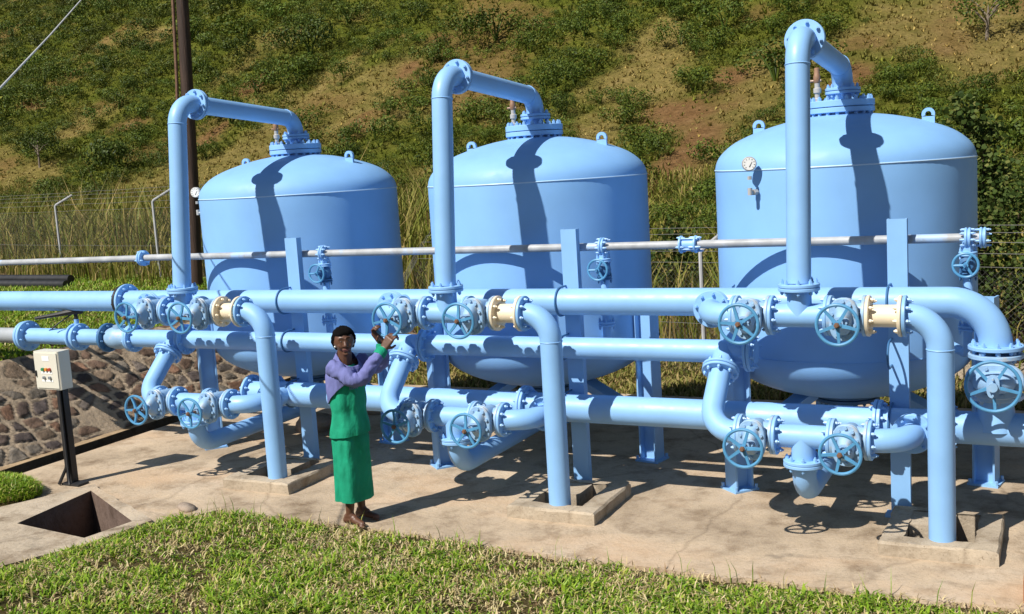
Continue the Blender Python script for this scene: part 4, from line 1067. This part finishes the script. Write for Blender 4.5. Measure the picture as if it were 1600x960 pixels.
leafy('leafy_shrub', bs, [(-.4, 0, 1.3, .6, 260), (.3, .2, 1.5, .6, 260), (0, .1, .8, .6, 260), (.7, .1, .9, .5, 200), (-.7, .2, .8, .5, 200), (.1, 0, 1.9, .5, 200)], 0, (.04, .08), 8, 'rounded bright green shrub seen between the middle and right tanks', 'shrub')
# small trees on the slope
def bare_tree(u, v, hgt, label, leaves, seed):
    p = hill_hit(u, v); rg = np.random.default_rng(seed); t = thing('hill_tree', tuple(p)); st = MB(); tips = []
    st.tube([p-(0, 0, .3), p+(0.05, 0, hgt*.35), p+(.1*hgt*.3, 0, hgt*.6)], [.09*hgt*.4, .07*hgt*.4, .03*hgt*.4], 8)
    for k in range(9):
        q = rg.uniform(0, 6.28); b0 = p+np.array((0, 0, hgt*rg.uniform(.25, .55))); e = b0+np.array((math.cos(q)*hgt*.4, math.sin(q)*hgt*.4, hgt*rg.uniform(.2, .45)))
        st.tube([b0, (b0+e)/2+(0, 0, .05*hgt), e], [.03*hgt*.5, .02*hgt*.5, .008*hgt*.5], 5); tips.append(e)
    mk('trunk', st, M['pale'], t)
    C = np.concatenate([tp+rg.normal(size=(leaves, 3))*hgt*.13 for tp in tips]); V, F = leaf_quads(C, rg.uniform(.05, .10, len(C))*hgt*.4, rg)
    mk_np('crown', V, [F], M['shrub'], t, tuple(p)); tag(t, label, 'tree')
M['pale'] = painted('pale_bark', (.20, .16, .12), .8, .2)
bare_tree(1542, 62, 3.4, 'pale barked thin tree on the grassy spur at upper right', 90, 3)
bare_tree(62, 262, 2.6, 'small pale stemmed tree on the slope at far left', 160, 4)
# old pipes lying in the grass, boulders
for k, (y, z, x1, lab) in enumerate(((11.6, .18, -21.2, 'rusty dark pipe lying uppermost in the grass at the left'), (10.9, .10, -20.6, 'dark pipe lying lower in the grass at the left'))):
    z0 = float(H(-18, y)); tag(mk('scrap_pipe', MB().tube([(-32, y+.9, z0+z), (x1, y, z0+z)], .12, 12), M['black'], None, (-24, y, z0)), lab, 'pipe', 'scrap pipes in the grass')
def rock(p, s, seed, label, mat='rock'):
    rg = np.random.default_rng(seed); mb = MB().sph(p, s, 18, 12); q = rg.uniform(0, 6, 6); out = []
    for v in mb.v:
        d = (np.array(v)-p)/np.array(s); k = 1+.12*math.sin(3*d[0]+q[0])*math.cos(2.5*d[1]+q[1])+.10*math.sin(4*d[2]+q[2]+2*d[0]); out.append(tuple(np.array(p)+np.array(s)*d*k))
    mb.v = out; tag(mk('rock', mb, M[mat], None, tuple(p), 60), label, 'rock')
def g0(u, v): d = ray(u, v); return CAM+d*(-CAM[2]/d[2])
a = g0(292, 797); rock(np.array((a[0], a[1], .02)), (.13, .09, .07), 1, 'pale stone at the edge of the paving above the grass')
a = g0(492, 672); rock(np.array((a[0], a[1], .10)), (.34, .24, .19), 2, 'brown boulder on the paving behind the woman')
a = g0(520, 655); rock(np.array((a[0]+.5, a[1]+.6, .10)), (.30, .22, .17), 5, 'smaller brown boulder behind the first one')

# ------------------------------------------------------------------ control box
cb = thing('control_box', (-7.86, -.28, 0)); z0, z1 = 1.315, 1.835
mb = MB(); bxl, bxr, byf, byb = -8.26, -7.79, -.36, -.17
c_ = .012
mb.loft([[(bxl+c_, byf, z0), (bxr-c_, byf, z0), (bxr, byf+c_, z0), (bxr, byb, z0), (bxl, byb, z0), (bxl, byf+c_, z0)], [(bxl+c_, byf, z1), (bxr-c_, byf, z1), (bxr, byf+c_, z1), (bxr, byb, z1), (bxl, byb, z1), (bxl, byf+c_, z1)]])
cab = mk('cabinet', mb, M['box'], cb)
mk('door', MB().box((bxl+.022, byf-.014, z0+.022), (bxr-.022, byf-.001, z1-.022)), M['box'], cb)
mb = MB().box((bxl+.18, byf-.018, z1-.125), (bxl+.31, byf-.0145, z1-.06)).box((bxl+.14, byf-.018, z1-.30), (bxl+.35, byf-.0145, z1-.275)).box((bxl+.14, byf-.018, z1-.41), (bxl+.35, byf-.0145, z1-.385)); mk('label_strip', mb, M['white'], cb)
for i, mm in enumerate(('btn_green', 'btn_amber', 'btn_red')):
    mk('button', MB().cyl((bxl+.18+.065*i, byf-.013, z1-.24), (bxl+.18+.065*i, byf-.04, z1-.24), .022, 14), M[mm], cb)
for i, mm in enumerate(('grey', 'grey')):
    mk('switch', MB().cyl((bxl+.19+.11*i, byf-.013, z1-.352), (bxl+.19+.11*i, byf-.04, z1-.352), .021, 14).box((bxl+.185+.11*i, byf-.05, z1-.37), (bxl+.195+.11*i, byf-.04, z1-.334)), M[mm], cb)
mk('handle', MB().box((bxl+.03, byf-.03, z1-.34), (bxl+.05, byf-.0145, z1-.26)), M['black'], cb)
mb = MB().box((-7.93, -.33, 0.03), (-7.81, -.31, z0)); mb.box((-7.93, -.309, .03), (-7.915, -.24, z0)).box((-7.825, -.309, .03), (-7.81, -.24, z0))
mk('stand', mb, M['black'], cb)
mk('stand_cable', MB().tube(fillet([(-7.87, -.35, z0), (-7.87, -.36, .25), (-7.98, -.42, .02)], .15), .022, 8).tube([(-7.84, -.36, z0), (-7.84, -.37, .1), (-7.80, -.4, .02)], .018, 8), M['black'], cb)
mk('foot_plate', MB().box((-7.96, -.40, 0), (-7.64, -.22, .03)), M['black'], cb)
tag(cb, 'cream electrical control box with push buttons on a black stand', 'control box')

# ------------------------------------------------------------------ the woman
def seg_chain(mb, pts_, rads):
    for i in range(len(pts_)-1): mb.caps(pts_[i], pts_[i+1], rads[i], rads[i+1], 14)
px, py = -3.035, -.50
A = np.array
hip = A((px+.00, py, 1.17)); chest = A((px+.02, py, 1.62)); neck0 = A((px+.01, py-.02, 1.88)); headc = A((px+.04, py-.04, 2.100))
shR = A((px-.02, py-.20, 1.825)); shL = A((px+.04, py+.21, 1.825))
WC = A((XU[0], YV-.57, ZV))                                # wheel centre
gripR = WC+.187*A((math.cos(R(-72)), 0, math.sin(R(-72)))); gripL = WC+.187*A((math.cos(R(213)), 0, math.sin(R(213))))
wrR = gripR+A((-.085, -.075, -.135)); elR = A((px+.31, py-.20, 1.66))
wrL = gripL+A((.03, .05, -.165)); elL = A((px+.30, py+.30, 1.70))
body = MB()
seg_chain(body, [A((px, py+.10, 1.15)), A((px-.03, py+.10, .62)), A((px-.02, py+.12, .11))], [.115, .078, .043])
seg_chain(body, [A((px, py-.10, 1.15)), A((px+.02, py-.10, .62)), A((px-.02, py-.12, .11))], [.13, .082, .043])
for dy, dx in ((.12, -.02), (-.12, -.02)):                 # feet
    a = A((px+dx, py+dy, .045)); sgn = -1 if dy < 0 else 1
    body.caps(a+(-.045, 0, .01), a+(.06, sgn*.0, .03), .045, .048, 12); body.caps(a+(.05, 0, .015), a+(.20, sgn*.02-.03, -.008), .046, .036, 12)
    body.caps(a+(-.03, 0, .05), a+(.02, 0, .06), .042, .045, 12)
    for j in range(5): body.caps(a+(.19, sgn*.02-.03+(j-2)*.018, -.02), a+(.245-.008*j*(1 if sgn < 0 else 1), sgn*.02-.035+(j-2)*.020, -.026), .014, .011, 8)
for (c, rx, ry, rz) in ((hip, .15, .19, .16), (A((px, py, 1.40)), .14, .18, .20), (A((px+.01, py, 1.60)), .145, .205, .20)): body.sph(c, (rx, ry, rz), 20, 14)
body.caps(shR+(0, .03, -.02), shL+(0, -.03, -.02), .07, .07); seg_chain(body, [neck0-(0, 0, .06), neck0+(.015, -.01, .06), headc+(-.01, .01, -.06)], [.09, .078, .078])
for sh_, el_, wr_ in ((shR, elR, wrR), (shL, elL, wrL)):
    pa_ = fillet([sh_, el_, wr_], .10, 6); seg_chain(body, pa_, list(np.interp(np.linspace(0, 1, len(pa_)), [0, .5, 1], [.060, .045, .033])))
def hand(wr, grip, nrm, thumb):
    d = grip-wr; L = np.linalg.norm(d); d = d/L; n = A(nrm, float); n -= d*(n@d); n /= np.linalg.norm(n); s = np.cross(d, n)
    o = -n*.022
    for j in range(4):                                     # palm, four metacarpal rays
        body.caps(wr+s*(j-1.5)*.016, grip-d*.03+o+s*(j-1.5)*.029, .026, .021, 8)
    for j, (fl, rad) in enumerate(((.92, .0135), (1.05, .014), (1.0, .0135), (.8, .012))):
        p = grip-d*.03+o+s*(j-1.5)*.029; ang = [.35, 1.35, 2.25]
        for ln, an in zip((.062, .046, .034), ang):
            q = p+(d*math.cos(an)+n*math.sin(an))*ln*fl; body.caps(p, q, rad, rad*.93, 8); p = q
    p = wr+d*.035+s*thumb*.032; k = p+(d*.55+s*thumb*.55+n*.45)*.062; body.caps(p, k, .02, .016, 8); q = k+(d*.75+n*.65-s*thumb*.1)*.05; body.caps(k, q, .016, .0135, 8)
hand(wrR, gripR+A((0, -.01, -.01)), (.25, 1, .1), -1); hand(wrL, gripL+A((-.01, 0, -.01)), (.85, -.25, .35), -1)
# head, built looking along fwd
fwd = A((.66, -.74, -.06)); fwd /= np.linalg.norm(fwd); rgt = np.cross(fwd, A((0.0, 0, 1.))); rgt /= np.linalg.norm(rgt); rgt = rgt+A((0, 0, -.06)); rgt /= np.linalg.norm(rgt); upv = np.cross(rgt, fwd)
def HP(x, y, z): return headc+rgt*x+fwd*y+upv*z
sk = MB().sph((0, 0, 0), (1, 1, 1), 32, 24)
def skull(v, k=1.0):
    x, y, z = v; X, Y, Z = x*.116, y*.128-.012, z*.141
    if z < -.1: f = 1-.34*((-z-.1)/.9)**1.3; X *= f; Y = Y*(1-.12*(-z-.1))+.012*(-z)
    if y > 0 and -.6 < z < .25: Y -= .006*(1-abs(z+.15)*2)*max(0, abs(x)-.25)
    return HP(X*k, Y*k, Z*k)
body.add([skull(v) for v in sk.v], sk.f)
body.caps(HP(0, .102, .022), HP(0, .128, -.030), .014, .021, 10); body.caps(HP(-.018, .112, -.036), HP(.018, .112, -.036), .014, .014, 8)
body.caps(HP(-.030, .104, -.073), HP(.030, .104, -.073), .013, .013, 8); body.caps(HP(-.026, .101, -.090), HP(.026, .101, -.090), .013, .013, 8)
body.caps(HP(-.06, .088, .046), HP(-.015, .104, .044), .014, .014, 8); body.caps(HP(.06, .088, .046), HP(.015, .104, .044), .014, .014, 8)
body.caps(HP(-.055, .075, -.03), HP(-.045, .085, -.045), .03, .026, 10); body.caps(HP(.055, .075, -.03), HP(.045, .085, -.045), .03, .026, 10)
body.sph(HP(0, .085, -.128), (.034, .03, .026), 12, 8)
for s in (-1, 1): body.caps(HP(s*.104, -.012, .025), HP(s*.100, -.002, -.028), .022, .015, 10)
wm = mk('person', body, M['skin'], None, (px, py, 0))
md = wm.modifiers.new('r', 'REMESH'); md.mode = 'VOXEL'; md.voxel_size = .0072*U*1.0
ms = wm.modifiers.new('s', 'SMOOTH'); ms.factor = .5; ms.iterations = 3
dg = bpy.context.evaluated_depsgraph_get(); me = bpy.data.meshes.new_from_object(wm.evaluated_get(dg)); wm.modifiers.clear(); wm.data = me
me.polygons.foreach_set('use_smooth', [True]*len(me.polygons)); 
if not me.materials: me.materials.append(M['skin'])
tag(wm, 'woman in green dress and purple jacket with both hands on a blue valve wheel', 'person')
# hair
hv = MB().sph((0, 0, 0), (1, 1, 1), 48, 36); idx = []; V = []
rh = np.random.default_rng(9)
for v in hv.v:
    x, y, z = v; line = .60-.10*abs(x) if y > .25 else (-.05 if y > -.05 else -.62)
    k = 1.20 if z > line else .93
    k = k+rh.normal()*.022; V.append(skull((x, y, z), k))
mk('hair', MB().add(V, hv.f), M['hair'], wm, None, 180)
for s in (-1, 1):
    ey = mk('eye', MB().sph(HP(s*.038, .0935, .020), .0135, 12, 8), M['eye'], wm); mk('pupil', MB().sph(HP(s*.038, .1012, .019), .0098, 8, 6), M['black'], ey)
    mk('earring', MB().sph(HP(s*.106, .0, -.05), .011, 10, 8), M['dial'], wm)
mk('lips', MB().caps(HP(-.028, .109, -.075), HP(.028, .109, -.075), .0105, .0105, 8).caps(HP(-.024, .107, -.089), HP(.024, .107, -.089), .0105, .0105, 8), M['lips'], wm)
for s in (-1, 1): mk('eyebrow', MB().tube([HP(s*.060, .095, .050), HP(s*.038, .108, .056), HP(s*.016, .112, .050)], .005, 8), M['hair'], wm)
# clothes
def ring(cx, cy, z, rx, ry, n=64, fold=0.0, seed=0, k=7, tilt=0.0):
    out = []
    for i in range(n):
        q = 2*math.pi*i/n; f = 1+fold*(math.sin(k*q+seed)+.6*math.sin((k+4)*q+1.7*seed+1)+.4*math.sin((2*k+1)*q+.5))
        out.append((cx+rx*f*math.cos(q), cy+ry*f*math.sin(q), z+tilt*math.cos(q)))
    return out
def shell(name, rings_, mat, th=.012, cr=.007):
    out_ = []
    for rg_ in rings_:                                     # creases that run and fork over the cloth
        c = np.mean(rg_, axis=0); P_ = A(rg_); q_ = np.arctan2(P_[:, 1]-c[1], P_[:, 0]-c[0])
        f_ = fbm(np.cos(q_)*3.2+2*P_[:, 2]*.4, np.sin(q_)*3.2+P_[:, 2]*1.1, 77, 3)-.5; g_ = np.abs(fbm(np.cos(q_)*2.0-P_[:, 2]*1.5, P_[:, 2]*3.5+np.sin(q_)*2.0, 78, 1)-.5)
        out_.append([tuple(p) for p in c+(P_-c)*(1+(f_*5.0-g_*3.0)*cr/.22*1.0)[:, None]*np.array((1, 1, 0))+(P_-c)*np.array((0, 0, 1))])
    rings_ = out_; inner = []
    for rg_ in rings_:
        c = np.mean(rg_, axis=0); inner.append([tuple(c+(A(p)-c)*(1-th/.2)) for p in rg_])
    mb = MB().loft(rings_+inner[::-1], caps=False); n = len(rings_[0]); m = 2*len(rings_)
    mb.f += [((m-1)*n+k, (m-1)*n+(k+1) % n, (k+1) % n, k) for k in range(n)]
    return mk(name, mb, mat, wm, None, 60)
sk_ = []
for t in np.linspace(0, 1, 40):
    z = .285+(1.20-.285)*t; sk_.append(ring(px+.005-.02*(1-t), py, z+.0, np.interp(t, [0, .35, .75, 1], [.198, .195, .20, .17]), np.interp(t, [0, .35, .75, 1], [.245, .24, .238, .21]), fold=.030*(1-t)**.7+.010, seed=1.0+.9*t, k=5))
shell('skirt', sk_, M['teal'])
tu = []
for t in np.linspace(0, 1, 40):
    z = 1.035+(1.83-1.035)*t; wob = .004*math.sin(17*t)
    tu.append(ring(px+.0+.02*t, py, z, np.interp(t, [0, .35, .7, .9, 1], [.220, .185, .19, .165, .085])+wob, np.interp(t, [0, .35, .7, .9, 1], [.262, .225, .242, .23, .10])+wob, fold=.016*(1-.6*t), seed=2.3+1.5*t, k=4, tilt=.02*(1-t)))
shell('tunic', tu, M['teal'])
nb = 72; rows = 26; jb = []
for j in range(rows+1):
    t = j/rows; rg_ = []
    for i in range(nb):
        q = 2*math.pi*i/nb; frt = .5+.5*math.cos(q+.25)                 # 1 at the chest
        zb = 1.36+.33*frt**1.2; zt = 1.985-.17*frt**2
        z = zb+(zt-zb)*t; tz = (z-1.035)/.755
        rx = np.interp(tz, [0, .35, .7, .9, 1, 1.1, 1.25], [.220, .185, .192, .185, .168, .12, .07])+.020; ry = np.interp(tz, [0, .35, .7, .9, 1, 1.1, 1.25], [.262, .225, .245, .245, .225, .15, .075])+.020
        fo = 1+.014*math.sin(9*q+8*t)+.010*math.sin(17*q-5*t)
        rg_.append((px+.01+rx*fo*math.cos(q), py+ry*fo*math.sin(q), z))
    jb.append(rg_)
shell('jacket', jb, M['purple'], .012)
def sleeve(sh, el, wr, seed):
    P = fillet([sh+(el-sh)*-.12, el, el+(wr-el)*.86], .10, 10); PP = []
    for a, b in zip(P[:-1], P[1:]):
        m = max(1, int(np.linalg.norm(b-a)/.02))
        for k in range(m): PP.append(a+(b-a)*k/m)
    PP.append(P[-1]); n = len(PP); rad = [np.interp(i/n, [0, .12, .5, .8, 1], [.084, .098, .085, .072, .060])*(1+.02*math.sin(i*1.15+seed)+.03*math.sin(i*.57+2*seed)) for i in range(n)]
    sv = MB().tube(PP, rad, 28); nv = []
    for i, v in enumerate(sv.v):
        c = PP[i//28]; k = i % 28/28*6.283; u_ = i//28; f = float(fbm(math.cos(k)*1.4+u_*.16+seed*5, math.sin(k)*1.4+u_*.28, 88, 3))-.5; f -= 1.2*abs(float(fbm(math.cos(k)+u_*.35, math.sin(k)-u_*.22+seed, 89, 2))-.5)
        nv.append(tuple(c+(A(v)-c)*(1.06+.44*f)))
    sv.v = nv; mk('sleeve', sv, M['purple'], wm, None, 60)
    c0 = el+(wr-el)*.78; c1 = el+(wr-el)*.97; mk('cuff', MB().tube([c0, (c0+c1)/2, c1], [.068, .070, .064], 20), M['teal'], wm)
sleeve(shR, elR, wrR, .4); sleeve(shL, elL, wrL, 1.9)
q = -.62; bp = A((px+.02+.225*math.cos(q), py+.275*math.sin(q), 1.60)); tg = A((-.225*math.sin(q), .275*math.cos(q), 0)); tg /= np.linalg.norm(tg); on = np.cross(tg, A((0, 0, 1.)))
mb = MB()
for i in range(5):
    c = bp+tg*(i-2)*.022+on*.004
    mb.loft([[c-tg*.006+A((0, 0, -.014)), c+tg*.006+A((0, 0, -.014)), c+tg*.006+A((0, 0, .014*(1+.5*(i % 2)))), c-tg*.006+A((0, 0, .014))], [p+on*.004 for p in (c-tg*.006+A((0, 0, -.014)), c+tg*.006+A((0, 0, -.014)), c+tg*.006+A((0, 0, .014*(1+.5*(i % 2)))), c-tg*.006+A((0, 0, .014)))]])
mk('chest_emblem', mb, M['purple'], wm)

# ------------------------------------------------------------------ light, sky, camera
w = bpy.data.worlds.new('World'); scene.world = w; w.use_nodes = True; nt = w.node_tree
sky = nt.nodes.new('ShaderNodeTexSky'); sky.sky_type = 'NISHITA'; sky.sun_disc = False
sky.sun_elevation = SEL; sky.sun_rotation = SAZ+math.pi; sky.air_density = 1.0; sky.dust_density = .6
bg = nt.nodes['Background']; bg.inputs[1].default_value = .05; nt.links.new(sky.outputs[0], bg.inputs[0])
sl_ = bpy.data.lights.new('sun', 'SUN'); sl_.energy = 5.0; sl_.angle = R(.53); sl_.color = (1, .945, .86)
so = bpy.data.objects.new('sun', sl_); COL.objects.link(so); so.rotation_euler = Vector(SUN).to_track_quat('-Z', 'Y').to_euler(); so.location = (-10, -20, 20)
cd = bpy.data.cameras.new('camera'); cam = bpy.data.objects.new('camera', cd); COL.objects.link(cam); scene.camera = cam
cd.sensor_fit = 'HORIZONTAL'; cd.sensor_width = 36; cd.lens = 36*FPX/1600; cd.clip_start = .05; cd.clip_end = 2000
mt = Matrix.Identity(4)
for i in range(3): mt[i][0], mt[i][1], mt[i][2], mt[i][3] = CR[i], CU[i], -CF[i], CAM[i]*U
cam.matrix_world = mt
scene.view_settings.view_transform = 'Standard'; scene.view_settings.look = 'None'; scene.view_settings.exposure = .32; scene.view_settings.gamma = 1; scene.view_settings.use_curve_mapping = False
for o in bpy.data.objects:
    if '_org' in o: del o['_org']
